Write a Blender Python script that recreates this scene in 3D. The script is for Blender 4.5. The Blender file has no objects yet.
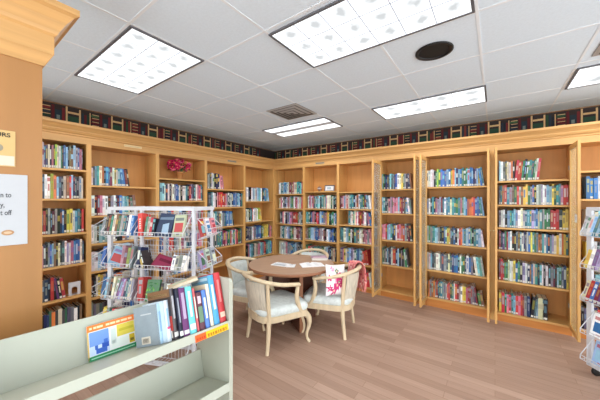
import bpy, math, random
from mathutils import Vector, Matrix, Euler
random.seed(7)
R = math.radians
scn = bpy.context.scene
COL = scn.collection
CAMH = 1.565
YAW = R(36.04)
FPX = 268.0
CS, SN = math.cos(YAW), math.sin(YAW)

# ------------------------------------------------------------------ helpers
def s2l(c):
    return c/12.92 if c <= 0.04045 else ((c+0.055)/1.055)**2.4
def rgb(r, g, b):
    return (s2l(r/255), s2l(g/255), s2l(b/255), 1.0)
def mul(c, k):
    return (min(1, c[0]*k), min(1, c[1]*k), min(1, c[2]*k), 1.0)
def cam2world(r, f):
    return (r*CS - f*SN, r*SN + f*CS)
def on_back(px, Y):            # X on the plane Y=const seen at that column of the photograph
    a = (px-300)/FPX
    return Y*(a*CS - SN)/(a*SN + CS)
def on_left(px, X):            # Y on the plane X=const
    a = (px-300)/FPX
    return X*(a*SN + CS)/(a*CS - SN)

def new_mat(name, rough=0.5, spec=0.5):
    m = bpy.data.materials.new(name); m.use_nodes = True
    nt = m.node_tree; b = nt.nodes['Principled BSDF']
    b.inputs['Roughness'].default_value = rough
    b.inputs['Specular IOR Level'].default_value = spec
    return m, nt, b
def N(nt, t, **k):
    n = nt.nodes.new(t)
    for a, v in k.items():
        if a in n.inputs: n.inputs[a].default_value = v
        else: setattr(n, a, v)
    return n
def noisy(name, base, rough=0.5, amt=0.12, scale=(8, 8, 8), nscale=1.0, spec=0.4, bump=0.0, metal=0.0):
    m, nt, b = new_mat(name, rough, spec)
    tc = N(nt, 'ShaderNodeTexCoord'); mp = N(nt, 'ShaderNodeMapping')
    mp.inputs['Scale'].default_value = scale
    no = N(nt, 'ShaderNodeTexNoise'); no.inputs['Scale'].default_value = nscale; no.inputs['Detail'].default_value = 4
    rp = N(nt, 'ShaderNodeValToRGB')
    rp.color_ramp.elements[0].position = 0.3; rp.color_ramp.elements[1].position = 0.7
    rp.color_ramp.elements[0].color = mul(base, 1-amt); rp.color_ramp.elements[1].color = mul(base, 1+amt)
    nt.links.new(tc.outputs['Object'], mp.inputs['Vector']); nt.links.new(mp.outputs[0], no.inputs['Vector'])
    nt.links.new(no.outputs[0], rp.inputs[0]); nt.links.new(rp.outputs[0], b.inputs['Base Color'])
    b.inputs['Metallic'].default_value = metal
    if bump:
        bp = N(nt, 'ShaderNodeBump'); bp.inputs['Strength'].default_value = bump; bp.inputs['Distance'].default_value = 0.004
        nt.links.new(no.outputs[0], bp.inputs['Height']); nt.links.new(bp.outputs[0], b.inputs['Normal'])
    return m

M = {}
OAK = rgb(210, 162, 98)
M['oak'] = noisy('oak_upright', OAK, 0.42, 0.10, (38, 38, 1.6), 1.0)
M['oak_h'] = noisy('oak_lengthwise', OAK, 0.42, 0.10, (1.6, 38, 38), 1.0)
M['oak_back'] = noisy('oak_back_panel', rgb(208, 150, 86), 0.5, 0.08, (14, 14, 1.4), 1.0)
M['oak_crown'] = noisy('oak_crown_back', rgb(202, 156, 98), 0.45, 0.10, (1.6, 38, 38), 1.0)
M['oak_y'] = noisy('oak_crown_left', rgb(202, 156, 98), 0.42, 0.10, (38, 1.6, 38), 1.0)
M['oak_panel'] = noisy('oak_veneer', rgb(166, 118, 68), 0.45, 0.07, (10, 10, 1.0), 1.0)
M['plinth'] = noisy('oak_plinth', rgb(196, 126, 62), 0.5, 0.10, (2, 20, 20), 1.0)
M['wall'] = noisy('wall_paint', rgb(205, 195, 180), 0.8, 0.03)
M['tile'] = noisy('ceiling_tile', rgb(218, 232, 243), 0.9, 0.03, (60, 60, 60), 1.0, 0.1, 0.15)
M['tbar'] = noisy('ceiling_grid_paint', rgb(228, 235, 240), 0.6, 0.02)
M['white_metal'] = noisy('white_coated_wire', rgb(206, 208, 214), 0.4, 0.03)
M['cream_metal'] = noisy('cream_enamel', rgb(176, 179, 165), 0.42, 0.03, (3, 3, 3))
M['frame_dark'] = noisy('grey_trim', rgb(96, 97, 102), 0.5, 0.05)
M['black'] = noisy('black_plastic', rgb(24, 24, 26), 0.5, 0.1)
M['vent_back'] = noisy('vent_backing_grey', rgb(110, 110, 110), 0.7, 0.05)  # grey plate behind the vanes
M['grille'] = noisy('dark_grille', rgb(20, 21, 23), 0.6, 0.3, (300, 300, 300))
M['vent'] = noisy('vent_metal', rgb(172, 170, 168), 0.5, 0.04)
M['chairwood'] = noisy('whitewashed_wood', rgb(212, 192, 160), 0.45, 0.10, (22, 22, 3), 1.0)
M['fabric'] = noisy('pale_brocade', rgb(212, 219, 217), 0.85, 0.10, (26, 26, 26), 1.0, 0.1, 0.3)
M['fabric_out'] = noisy('beige_brocade', rgb(206, 196, 178), 0.85, 0.16, (60, 60, 6), 1.0, 0.1, 0.3)
M['table_top'] = noisy('brown_laminate', rgb(178, 146, 122), 0.42, 0.08, (2, 30, 2), 1.0)
M['table_edge'] = noisy('table_edge_band', rgb(146, 98, 70), 0.45, 0.08, (6, 6, 40))
M['table_base'] = noisy('dark_walnut_laminate', rgb(92, 54, 40), 0.5, 0.15, (18, 18, 1.5))
M['paper'] = noisy('white_paper', rgb(238, 238, 240), 0.8, 0.02)
M['terracotta'] = noisy('terracotta', rgb(206, 146, 88), 0.7, 0.08)
M['pages'] = noisy('page_edges', rgb(226, 214, 190), 0.9, 0.08, (1, 1, 1), 300)
M['brass'] = noisy('brushed_brass', rgb(190, 168, 120), 0.35, 0.06, metal=0.7)

# colour carried by the mesh (covers, prints, patterns)
def attr_mat(name, rough=0.45, amt=0.10, sc=40):
    m, nt, b = new_mat(name, rough, 0.35)
    at = N(nt, 'ShaderNodeAttribute'); at.attribute_name = 'Col'
    tc = N(nt, 'ShaderNodeTexCoord'); no = N(nt, 'ShaderNodeTexNoise'); no.inputs['Scale'].default_value = sc
    mr = N(nt, 'ShaderNodeMapRange'); mr.inputs['To Min'].default_value = 1-amt; mr.inputs['To Max'].default_value = 1+amt
    mx = N(nt, 'ShaderNodeMix', data_type='RGBA', blend_type='MULTIPLY'); mx.inputs[0].default_value = 1.0
    nt.links.new(tc.outputs['Object'], no.inputs['Vector']); nt.links.new(no.outputs[0], mr.inputs[0])
    nt.links.new(at.outputs['Color'], mx.inputs[6]); nt.links.new(mr.outputs[0], mx.inputs[7])
    nt.links.new(mx.outputs[2], b.inputs['Base Color'])
    return m
M['cover'] = attr_mat('printed_cover', 0.4)
M['print'] = attr_mat('printed_paper', 0.75, 0.02)
M['border'] = attr_mat('printed_wallpaper', 0.85, 0.12, 25)
M['cloth'] = attr_mat('printed_cloth', 0.9, 0.12, 60)

# glass
m, nt, b = new_mat('glass_with_haze', 0.03)
out = nt.nodes['Material Output']
tr = N(nt, 'ShaderNodeBsdfTransparent'); tr.inputs[0].default_value = (0.93, 0.96, 0.95, 1)
gl = N(nt, 'ShaderNodeBsdfGlossy'); gl.inputs['Roughness'].default_value = 0.02
fr = N(nt, 'ShaderNodeFresnel'); fr.inputs['IOR'].default_value = 1.45
no = N(nt, 'ShaderNodeTexNoise'); no.inputs['Scale'].default_value = 3
mm = N(nt, 'ShaderNodeMath', operation='MULTIPLY'); mm.inputs[1].default_value = 0.22
ms = N(nt, 'ShaderNodeMixShader')
nt.links.new(fr.outputs[0], mm.inputs[0]); nt.links.new(mm.outputs[0], ms.inputs[0])
df = N(nt, 'ShaderNodeBsdfDiffuse'); df.inputs[0].default_value = (.9, .93, .92, 1); m2 = N(nt, 'ShaderNodeMixShader'); m2.inputs[0].default_value = .10  # white haze mixed in to stand for whitish reflections on the panes
nt.links.new(tr.outputs[0], m2.inputs[1]); nt.links.new(df.outputs[0], m2.inputs[2])
nt.links.new(m2.outputs[0], ms.inputs[1]); nt.links.new(gl.outputs[0], ms.inputs[2]); nt.links.new(ms.outputs[0], out.inputs[0])
M['glass'] = m

# floor: narrow wood strips running parallel to the back wall
m, nt, b = new_mat('wood_laminate_floor', 0.42, 0.35)
tc = N(nt, 'ShaderNodeTexCoord'); mp = N(nt, 'ShaderNodeMapping')
br = N(nt, 'ShaderNodeTexBrick', offset=0.37, offset_frequency=2)
br.inputs['Color1'].default_value = rgb(180, 150, 132); br.inputs['Color2'].default_value = rgb(160, 130, 113)
br.inputs['Mortar'].default_value = rgb(142, 110, 92)
br.inputs['Scale'].default_value = 1.0; br.inputs['Mortar Size'].default_value = 0.0016
br.inputs['Brick Width'].default_value = 0.9; br.inputs['Row Height'].default_value = 0.085
mp2 = N(nt, 'ShaderNodeMapping'); mp2.inputs['Scale'].default_value = (2.2, 46, 1)
no = N(nt, 'ShaderNodeTexNoise'); no.inputs['Scale'].default_value = 1.0; no.inputs['Detail'].default_value = 5
mr = N(nt, 'ShaderNodeMapRange'); mr.inputs['To Min'].default_value = 0.80; mr.inputs['To Max'].default_value = 1.20
mx = N(nt, 'ShaderNodeMix', data_type='RGBA', blend_type='MULTIPLY'); mx.inputs[0].default_value = 1.0
nt.links.new(tc.outputs['Object'], mp.inputs[0]); nt.links.new(mp.outputs[0], br.inputs[0])
nt.links.new(tc.outputs['Object'], mp2.inputs[0]); nt.links.new(mp2.outputs[0], no.inputs[0])
nt.links.new(no.outputs[0], mr.inputs[0]); nt.links.new(br.outputs[0], mx.inputs[6]); nt.links.new(mr.outputs[0], mx.inputs[7])
nt.links.new(mx.outputs[2], b.inputs['Base Color'])
M['floor'] = m

# lit prismatic lens: cells of a square louvre, each brighter on one side
def lens_mat(name, cx, cy, lo, hi, seed):
    m, nt, b = new_mat(name, 0.5)
    nt.nodes.remove(b)
    out = nt.nodes['Material Output']
    tc = N(nt, 'ShaderNodeTexCoord'); sp = N(nt, 'ShaderNodeSeparateXYZ')
    nt.links.new(tc.outputs['Generated'], sp.inputs[0])
    def cell(sock, n):
        a = N(nt, 'ShaderNodeMath', operation='MULTIPLY'); a.inputs[1].default_value = n
        f = N(nt, 'ShaderNodeMath', operation='FRACT')
        nt.links.new(sock, a.inputs[0]); nt.links.new(a.outputs[0], f.inputs[0]); return f.outputs[0]
    fx, fy = cell(sp.outputs[0], cx), cell(sp.outputs[1], cy)
    no = N(nt, 'ShaderNodeTexNoise'); no.inputs['Scale'].default_value = 9 + seed; no.inputs['Detail'].default_value = 2
    nt.links.new(tc.outputs['Object'], no.inputs['Vector'])
    # cell shading painted into the emission: dip near the middle of each cell
    def bump(s, c, w):
        d = N(nt, 'ShaderNodeMath', operation='SUBTRACT'); d.inputs[1].default_value = c; nt.links.new(s, d.inputs[0])
        a = N(nt, 'ShaderNodeMath', operation='ABSOLUTE'); nt.links.new(d.outputs[0], a.inputs[0])
        r = N(nt, 'ShaderNodeMapRange'); r.inputs['From Min'].default_value = 0; r.inputs['From Max'].default_value = w
        r.inputs['To Min'].default_value = 1; r.inputs['To Max'].default_value = 0
        nt.links.new(a.outputs[0], r.inputs[0]); return r.outputs[0]
    bx_, by_ = bump(fx, 0.62, 0.45), bump(fy, 0.42, 0.55)
    p = N(nt, 'ShaderNodeMath', operation='MULTIPLY'); nt.links.new(bx_, p.inputs[0]); nt.links.new(by_, p.inputs[1])
    q = N(nt, 'ShaderNodeMath', operation='MULTIPLY'); nt.links.new(p.outputs[0], q.inputs[0])
    nr = N(nt, 'ShaderNodeMapRange'); nr.inputs['From Min'].default_value = .35; nr.inputs['From Max'].default_value = .6
    nr.inputs['To Min'].default_value = 0.7; nr.inputs['To Max'].default_value = 1.15
    nt.links.new(no.outputs[0], nr.inputs[0]); nt.links.new(nr.outputs[0], q.inputs[1])
    st = N(nt, 'ShaderNodeMapRange'); st.inputs['From Max'].default_value = 0.75
    st.inputs['To Min'].default_value = hi; st.inputs['To Max'].default_value = lo
    nt.links.new(q.outputs[0], st.inputs[0])
    em = N(nt, 'ShaderNodeEmission'); em.inputs[0].default_value = (0.95, 0.98, 1.0, 1)
    nt.links.new(st.outputs[0], em.inputs[1]); nt.links.new(em.outputs[0], out.inputs[0])
    return m
def glow(name, col, s):
    m, nt, b = new_mat(name); b.inputs['Base Color'].default_value = col
    b.inputs['Emission Color'].default_value = col; b.inputs['Emission Strength'].default_value = s
    return m

class MB:
    def __init__(s): s.v = []; s.f = []; s.c = []; s.m = []; s.s = []
    def add(s, vs, fs, col=(1, 1, 1, 1), mi=0, sm=False, X=None):
        o = len(s.v)
        s.v += [tuple(X @ Vector(v)) for v in vs] if X is not None else [tuple(v) for v in vs]
        for k, f in enumerate(fs):
            s.f.append(tuple(o+i for i in f)); s.c.append(col[k] if isinstance(col, list) else col); s.m.append(mi); s.s.append(sm)
    def box(s, x0, x1, y0, y1, z0, z1, col=(1, 1, 1, 1), mi=0, X=None):
        vs = [(x0, y0, z0), (x1, y0, z0), (x1, y1, z0), (x0, y1, z0), (x0, y0, z1), (x1, y0, z1), (x1, y1, z1), (x0, y1, z1)]
        s.add(vs, [(0, 3, 2, 1), (4, 5, 6, 7), (0, 1, 5, 4), (1, 2, 6, 5), (2, 3, 7, 6), (3, 0, 4, 7)], col, mi, False, X)
    def quad(s, a, b, c, d, col=(1, 1, 1, 1), mi=0, X=None):
        s.add([a, b, c, d], [(0, 1, 2, 3)], col, mi, False, X)
    def prism(s, poly, h0, h1, axis='z', col=(1, 1, 1, 1), mi=0, X=None, sm=False):
        n = len(poly)
        def P(a, b, h): return {'z': (a, b, h), 'x': (h, a, b), 'y': (a, h, b)}[axis]
        vs = [P(a, b, h0) for a, b in poly] + [P(a, b, h1) for a, b in poly]
        fs = [tuple(range(n-1, -1, -1)), tuple(range(n, 2*n))]
        s.add(vs, fs, col, mi, False, X)
        s.add(vs, [(i, (i+1) % n, n+(i+1) % n, n+i) for i in range(n)], col, mi, sm, X)
    def tube(s, pts, rad, n=6, col=(1, 1, 1, 1), mi=0, X=None, flat=None, caps=True, sm=True):
        pts = [Vector(p) for p in pts]; vs = []; L = len(pts)
        if not hasattr(rad, '__len__'): rad = [rad]*L
        up0 = None
        for i, p in enumerate(pts):
            d = (pts[min(i+1, L-1)] - pts[max(i-1, 0)]).normalized()
            ref = Vector((0, 0, 1)) if abs(d.z) < 0.93 else Vector((0, 1, 0))
            if up0 is None: u = d.cross(ref).normalized()
            else:
                u = (up0 - d*up0.dot(d)); u = u.normalized() if u.length > 1e-5 else d.cross(ref).normalized()
            up0 = u; w = d.cross(u).normalized()
            for k in range(n):
                a = 2*math.pi*(k+.5)/n
                r = rad[i]; rx, ry = (r, r) if flat is None else (r*flat[0], r*flat[1])
                vs.append(p + u*math.cos(a)*rx + w*math.sin(a)*ry)
        fs = [(i*n+k, i*n+(k+1) % n, (i+1)*n+(k+1) % n, (i+1)*n+k) for i in range(L-1) for k in range(n)]
        s.add(vs, fs, col, mi, sm and n > 4, X)
        if caps:
            s.add(vs[:n], [tuple(range(n-1, -1, -1))], col, mi, False, X); s.add(vs[-n:], [tuple(range(n))], col, mi, False, X)
    def lathe(s, prof, n=20, col=(1, 1, 1, 1), mi=0, X=None, sm=True):
        vs = [(r*math.cos(2*math.pi*k/n), r*math.sin(2*math.pi*k/n), z) for r, z in prof for k in range(n)]
        fs = [(i*n+k, i*n+(k+1) % n, (i+1)*n+(k+1) % n, (i+1)*n+k) for i in range(len(prof)-1) for k in range(n)]
        s.add(vs, fs, col, mi, sm, X)
        for i, rev in ((0, True), (len(prof)-1, False)):
            if prof[i][0] > 1e-4:
                r = list(range(i*n, i*n+n)); s.add([vs[j] for j in r], [tuple(range(n-1, -1, -1)) if rev else tuple(range(n))], col, mi, False, X)
    def mesh(s, name, mats):
        me = bpy.data.meshes.new(name); me.from_pydata(s.v, [], s.f)
        for mt in (mats if isinstance(mats, (list, tuple)) else [mats]): me.materials.append(mt)
        me.polygons.foreach_set('material_index', s.m); me.polygons.foreach_set('use_smooth', s.s)
        at = me.color_attributes.new('Col', 'FLOAT_COLOR', 'CORNER'); buf = []
        for f, c in zip(s.f, s.c): buf += list(c)*len(f)
        at.data.foreach_set('color', buf); me.update(); return me
    def build(s, name, mats, parent=None, loc=(0, 0, 0), rot=(0, 0, 0), bevel=0):
        o = bpy.data.objects.new(name, s.mesh(name, mats)); COL.objects.link(o)
        o.location = loc; o.rotation_euler = rot
        if parent: o.parent = parent
        if bevel:
            md = o.modifiers.new('edge', 'BEVEL'); md.width = bevel; md.segments = 2; md.limit_method = 'ANGLE'
        return o
def tag(o, label=None, cat=None, group=None, kind=None):
    if label: o['label'] = label
    if cat: o['category'] = cat
    if group: o['group'] = group
    if kind: o['kind'] = kind
    return o
def empty(name, loc, rot=(0, 0, 0), parent=None, **k):
    o = bpy.data.objects.new(name, None); COL.objects.link(o); o.empty_display_size = 0.1
    o.location = loc; o.rotation_euler = rot if hasattr(rot, '__len__') else (0, 0, rot)
    if parent: o.parent = parent
    return tag(o, **k)
def copy_tree(o, parent=None):
    c = o.copy(); COL.objects.link(c)
    if parent: c.parent = parent; c.matrix_parent_inverse = o.matrix_parent_inverse.copy()
    for ch in list(o.children): copy_tree(ch, c)
    return c
def T(x=0, y=0, z=0, rx=0, ry=0, rz=0):
    return Matrix.Translation((x, y, z)) @ Euler((rx, ry, rz)).to_matrix().to_4x4()

# ------------------------------------------------------------------ palette
PAL = dict(w=(224, 226, 226), c=(222, 212, 182), k=(34, 34, 42), n=(38, 50, 92), b=(52, 106, 178), l=(140, 186, 214), t=(58, 134, 144),
           a=(110, 196, 204), g=(62, 124, 84), s=(162, 194, 66), y=(222, 196, 76), o=(218, 122, 62), r=(196, 54, 58), m=(122, 42, 60),
           p=(208, 124, 146), v=(110, 76, 136), e=(140, 144, 150), u=(128, 92, 70), d=(72, 80, 92), i=(168, 158, 202))
CN = dict(w='white', c='cream', k='black', n='navy', b='blue', l='light blue', t='teal', a='aqua', g='green', s='lime green', y='yellow',
          o='orange', r='red', m='maroon', p='pink', v='purple', e='grey', u='brown', d='dark grey', i='lilac')
def pc(ch, j=0.0):
    r, g, b = PAL[ch]; k = 1 + random.uniform(-j, j); a = (r+g+b)/3; r, g, b = (a+(v-a)*.86 for v in (r, g, b))
    return rgb(*(max(0, min(255, v*k + random.uniform(-10, 10)*(j > 0))) for v in (r, g, b)))
PAGE = rgb(222, 212, 190)

def add_book(mb, w, h, d, ch, X=None, detail=True, face=False):
    """spine (or front cover when face) on the y=0 side, standing on z=0, centred on x"""
    c = pc(ch, .16); x0, x1 = -w/2, w/2
    r = random.random
    mb.add([(x0, 0, 0), (x1, 0, 0), (x1, d, 0), (x0, d, 0), (x0, 0, h), (x1, 0, h), (x1, d, h), (x0, d, h)],
           [(0, 3, 2, 1), (0, 1, 5, 4), (1, 2, 6, 5), (2, 3, 7, 6), (3, 0, 4, 7)],
           [c, c, c, PAGE if not face else c, c], 0, False, X)
    k = min(.003, w*.15)
    if face: mb.quad((x0, 0, h), (x1, 0, h), (x1, d, h), (x0, d, h), c, 0, X)
    else:   # pages sunk a little between the boards
        mb.add([(x0, 0, h), (x1, 0, h), (x1, d, h), (x0, d, h), (x0+k, k, h), (x1-k, k, h), (x1-k, d, h), (x0+k, d, h),
                (x0+k, k, h-.003), (x1-k, k, h-.003), (x1-k, d, h-.003), (x0+k, d, h-.003)],
               [(0, 1, 5, 4), (1, 2, 6, 5), (3, 0, 4, 7), (4, 5, 9, 8), (5, 6, 10, 9), (7, 4, 8, 11), (8, 9, 10, 11)],
               [c, c, c, c, c, c, PAGE], 0, False, X)
    if not detail: return
    e = -.0006
    light = sum(PAL[ch]) > 400
    def q(a, b, z0, z1, cc, ee=e): mb.quad((a, ee, z0), (b, ee, z0), (b, ee, z1), (a, ee, z1), cc, 0, X)
    m_ = w*.16
    style = r()
    tc = pc(random.choice('kndmrbgv' if light else 'wwcyyalo'), .1)
    mixk = .75 if face else random.choice((.25, .35, .5, .8))
    tc = tuple(c[q_]*(1-mixk)+tc[q_]*mixk for q_ in range(3))+(1,)
    if face:
        q(x0+w*.1, x1-w*.1, h*.72, h*.86, tc); q(x0+w*.12, x1-w*.12, h*.2, h*.62, pc(random.choice('tbocgrpylu'), .1)); q(x0+w*.3, x1-w*.3, h*.07, h*.12, tc)
        return
    if style < .35:
        q(x0+m_, x1-m_, h*.40, h*.84, tc)
    elif style < .6:
        q(x0+m_*1.8, x1-m_*1.8, h*.3, h*.62, tc); q(x0+m_, x1-m_, h*.7, h*.88, tc)
    elif style < .8:
        q(x0, x1, h*.78, h*.94, tc); q(x0+m_*1.6, x1-m_*1.6, h*.35, h*.66, tc)
    else:
        q(x0, x1, h*.5, h*.72, tc)
    if r() < .6: q(x0+w*.1, x1-w*.1, h*.03, h*.125, rgb(216, 214, 206), e*1.6)

# ------------------------------------------------------------------ setting
CEIL = 2.735; WX = -4.25; WY = 4.82; FL = -3.83; FB = 4.32; OPEN = 2.21
mb = MB(); mb.box(-5.6, 3.6, -1.9, 5.2, -.05, 0); tag(mb.build('floor', M['floor']), kind='structure')
mb = MB(); mb.box(-5.6, 3.6, -1.9, 5.2, CEIL, CEIL+.05); tag(mb.build('ceiling', M['tile']), kind='structure')
mb = MB(); mb.box(WX-.1, WX, -1.9, WY, 0, CEIL); tag(mb.build('wall_left', M['wall']), kind='structure')
mb = MB(); mb.box(WX-.1, 3.6, WY, WY+.1, 0, CEIL); tag(mb.build('wall_back', M['wall']), kind='structure')
# suspended ceiling bars
mb = MB(); w = .009
for x in (-3.76, -3.155, -2.55, -1.955, -1.29, -.70, -.09, .575, 1.2, 1.82, 2.45, 3.1): mb.box(x-w, x+w, -1.9, WY, CEIL-.0022, CEIL)
for y in (-1.6, -1.0, -.42, .18, .77, 1.36, 1.99, 2.60, 3.26, 3.86, 4.45): mb.box(WX, 3.6, y-w, y+w, CEIL-.0020, CEIL)
tag(mb.build('trim_1', M['tbar']), kind='structure')

# wallpaper border of painted bookshelves
def border(name, L, place):
    mb = MB(); Z0, Z1 = 2.44, CEIL-.003; rnd = random.Random(3)
    tan, dark = rgb(206, 168, 120), rgb(52, 42, 40)
    cols = [rgb(112, 38, 40), rgb(92, 30, 34), rgb(44, 74, 52), rgb(36, 58, 46), rgb(34, 36, 46), rgb(40, 50, 62), rgb(120, 50, 44), rgb(60, 88, 58)]
    def q(a, b, z0, z1, c, e): mb.quad(place(a, z0, e), place(b, z0, e), place(b, z1, e), place(a, z1, e), c)
    q(0, L, Z0, Z1, dark, .002); H = Z1-Z0
    q(0, L, Z1-.014, Z1, rgb(130, 96, 66), .003)
    u = 0; k = 0
    while u < L-.5:
        k += 1
        ty = k % 4
        if ty == 0:      # open frame with a shelf across
            q(u, u+.018, Z0, Z1-.02, tan, .004); q(u+.02, u+.13, Z1-.10, Z1-.075, tan, .004); q(u+.02, u+.13, Z0, Z1-.13, rgb(44, 72, 54), .0035); q(u+.13, u+.148, Z0, Z1-.03, tan, .004); u += .155
        elif ty == 1:    # upright volumes
            for j in range(3):
                q(u, u+.024, Z0, Z1-.03-rnd.random()*.05, cols[rnd.randrange(8)], .004); u += .028
            q(u, u+.010, Z0, Z1-.04, tan, .004); u += .016
        elif ty == 2:    # flat stack
            z = Z0+.02
            for j in range(5):
                q(u, u+.085, z, z+.028, cols[rnd.randrange(8)], .004); q(u+.012, u+.085, z+.028, z+.036, tan, .004); z += .046
            u += .095
        else:
            q(u, u+.026, Z0, Z1-.03, cols[rnd.randrange(2)], .004); q(u+.032, u+.09, Z0+.03, Z1-.08, rgb(38, 52, 62), .004)
            q(u+.045, u+.075, Z0+.10, Z0+.15, rgb(110, 120, 116), .005); q(u+.096, u+.122, Z0, Z1-.045, cols[rnd.randrange(2)], .004); u += .13
    return tag(mb.build(name, M['border']), kind='structure')
border('trim_2', WY+.8, lambda a, z, e: (WX+e, -.8+a, z))
border('trim_3', 7.8, lambda a, z, e: (WX+a, WY-e, z))

# fascia and crown along the tops of the bookcases; profile = (out from the front face, height)
PROF = [(-.36, OPEN), (0, OPEN), (0, 2.285), (.012, 2.292), (.012, 2.305), (.03, 2.315), (.045, 2.335), (.045, 2.343), (.075, 2.372), (.10, 2.388), (.10, 2.415), (-.36, 2.415)]
def crown(name, mat, fn, a0f, a1f):
    """sweep the profile between mitred ends"""
    mb = MB(); n = len(PROF)
    vs = [fn(a0f(o), o, z) for o, z in PROF] + [fn(a1f(o), o, z) for o, z in PROF]
    mb.add(vs, [tuple(range(n)), tuple(range(2*n-1, n-1, -1))]+[(i, n+i, n+(i+1) % n, (i+1) % n) for i in range(n)])
    return tag(mb.build(name, mat), kind='structure')
crown('trim_4', M['oak_y'], lambda a, o, z: (FL+o, a, z), lambda o: -.35, lambda o: FB-o)
crown('trim_5', M['oak_crown'], lambda a, o, z: (a, FB-o, z), lambda o: FL+o, lambda o: 3.4)
# boards closing the gap between crown and walls
mb = MB(); mb.box(WX, FL-.36, -.35, WY, 2.39, 2.41); mb.box(FL-.36, 3.4, FB+.36, WY, 2.39, 2.41)
tag(mb.build('trim_6', M['oak_h']), kind='structure')

# ------------------------------------------------------------------ bookcases
DEP = .36
def bookcase(name_label, wall, a0, a1, shelves, doors=(), top_extra=None, full_back=True):
    W = a1-a0
    if wall == 'B': root = empty('bookcase', (a0, FB, 0), 0)
    else: root = empty('bookcase', (FL, a0, 0), R(90))
    tag(root, name_label, 'bookcase', 'oak bookcases lining the walls')
    st = .023
    for sgn in (0, 1):
        mb = MB()
        if sgn == 0: mb.box(0, st, 0, .022, .0, OPEN); mb.box(0, .016, .022, DEP, 0, OPEN)
        else: mb.box(W-st, W, 0, .022, .0, OPEN); mb.box(W-.016, W, .022, DEP, 0, OPEN)
        mb.build('side_panel', M['oak'], root)
    mb = MB(); mb.box(.016, W-.016, DEP-.012, DEP, 0, OPEN); mb.build('back_panel', M['oak_back'], root)
    zb = shelves[-1]
    for z in shelves:
        mb = MB(); mb.box(.0165, W-.0165, .004, DEP-.0125, z-.022, z); mb.build('shelf', M['oak_h'], root, bevel=.002)
    mb = MB(); mb.box(st, W-st, .010, .022, 0, zb-.023); mb.build('plinth', M['plinth'], root)
    for side in doors:
        dw, dz0, dz1, th = .40, .10, 2.185, .024
        hx = .026 if side == 'l' else W-.026-th
        d = MB()
        d.box(hx, hx+th, -dw, -dw+.045, dz0, dz1); d.box(hx, hx+th, -.050, -.004, dz0, dz1)
        d.box(hx, hx+th, -dw+.045, -.050, dz0, dz0+.05); d.box(hx, hx+th, -dw+.045, -.050, dz1-.05, dz1)
        do = d.build('door', M['oak'], root, bevel=.002)
        g = MB(); g.box(hx+th/2-.002, hx+th/2+.002, -dw+.045, -.050, dz0+.05, dz1-.05); g.build('glass_pane', M['glass'], do)
        for z in (dz0+.25, 1.15, dz1-.25):
            hg = MB(); a = hx-.004 if side == 'r' else hx+th-.002
            hg.box(a, a+.006, -.03, .004, z-.025, z+.025); hg.build('hinge', M['vent'], do)
        hn = MB(); a = hx-.016 if side == 'l' else hx+th
        hn.tube([(a, -dw+.022, 1.2), (a+.016, -dw+.022, 1.2)], .008, 10); hn.build('knob', M['brass'], do)
    return root

CASES = {}
bB = [FL, on_back(303.6, FB), on_back(337.8, FB), -1.538, -.862, -.028, .738, 1.50]
bL = [.27, on_left(89, FL), on_left(157.6, FL), on_left(206, FL), on_left(244.6, FL), FB-.002]
CASES['L1'] = ('L', bL[0], bL[1], [1.91, 1.58, 1.195, .84, .477, .105], 'bookcase holding the white bookend', 'oak bookcase holding the white bookend, next to the sign panel')
CASES['L2'] = ('L', bL[1], bL[2], [1.74, 1.377, 1.045, .715, .405, .10], 'bookcase behind the left wire rack', 'wide oak bookcase standing behind the left white wire rack')
CASES['L3'] = ('L', bL[2], bL[3], [1.88, 1.555, 1.18, .815, .45, .10], 'flower pot bookcase', 'oak bookcase with the pink flower pot on its top shelf')
CASES['L4'] = ('L', bL[3], bL[4], [1.753, 1.44, 1.10, .747, .43, .10], 'bookcase after the flower one', 'oak bookcase between the flower pot one and the corner one')
CASES['L5'] = ('L', bL[4], bL[5], [1.54, 1.14, .78, .43, .10], 'last left-wall bookcase', 'oak bookcase at the corner end of the left wall')
CASES['R1'] = ('B', bB[0], bB[1], [1.69, 1.39, 1.07, .76, .42, .10], 'first back-wall bookcase', 'narrow-looking oak bookcase at the corner end of the back wall')
CASES['R2'] = ('B', bB[1], bB[2], [1.73, 1.40, 1.10, .785, .43, .10], 'picture frame bookcase', 'oak bookcase with a picture frame on its top shelf')
CASES['R3'] = ('B', bB[2], bB[3], [1.71, 1.41, 1.125, .81, .45, .085], 'bookcase with bare top', 'doorless oak bookcase with nothing on its top shelf')
CASES['R4'] = ('B', bB[3], bB[4], [1.738, 1.35, .92, .515, .10], 'glazed bookcase with bare bottom', 'oak bookcase with open glass doors and an empty bottom shelf')
CASES['R5'] = ('B', bB[4], bB[5], [1.755, 1.35, .93, .535, .13], 'fullest glazed bookcase', 'oak bookcase with open glass doors and all shelves full')
CASES['R6'] = ('B', bB[5], bB[6], [1.81, 1.505, 1.21, .92, .525, .11], 'six-row glazed bookcase', 'oak bookcase with open glass doors and six rows of books')
CASES['R7'] = ('B', bB[6], bB[7], [1.895, 1.576, 1.21, .86, .50, .10], 'bookcase behind the right rack', 'oak bookcase partly hidden by the right wire rack')
for k, c in CASES.items():
    bookcase(c[5], c[0], c[1], c[2], c[3], doors=('l', 'r') if k in ('R4', 'R5', 'R6') else ())

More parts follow.
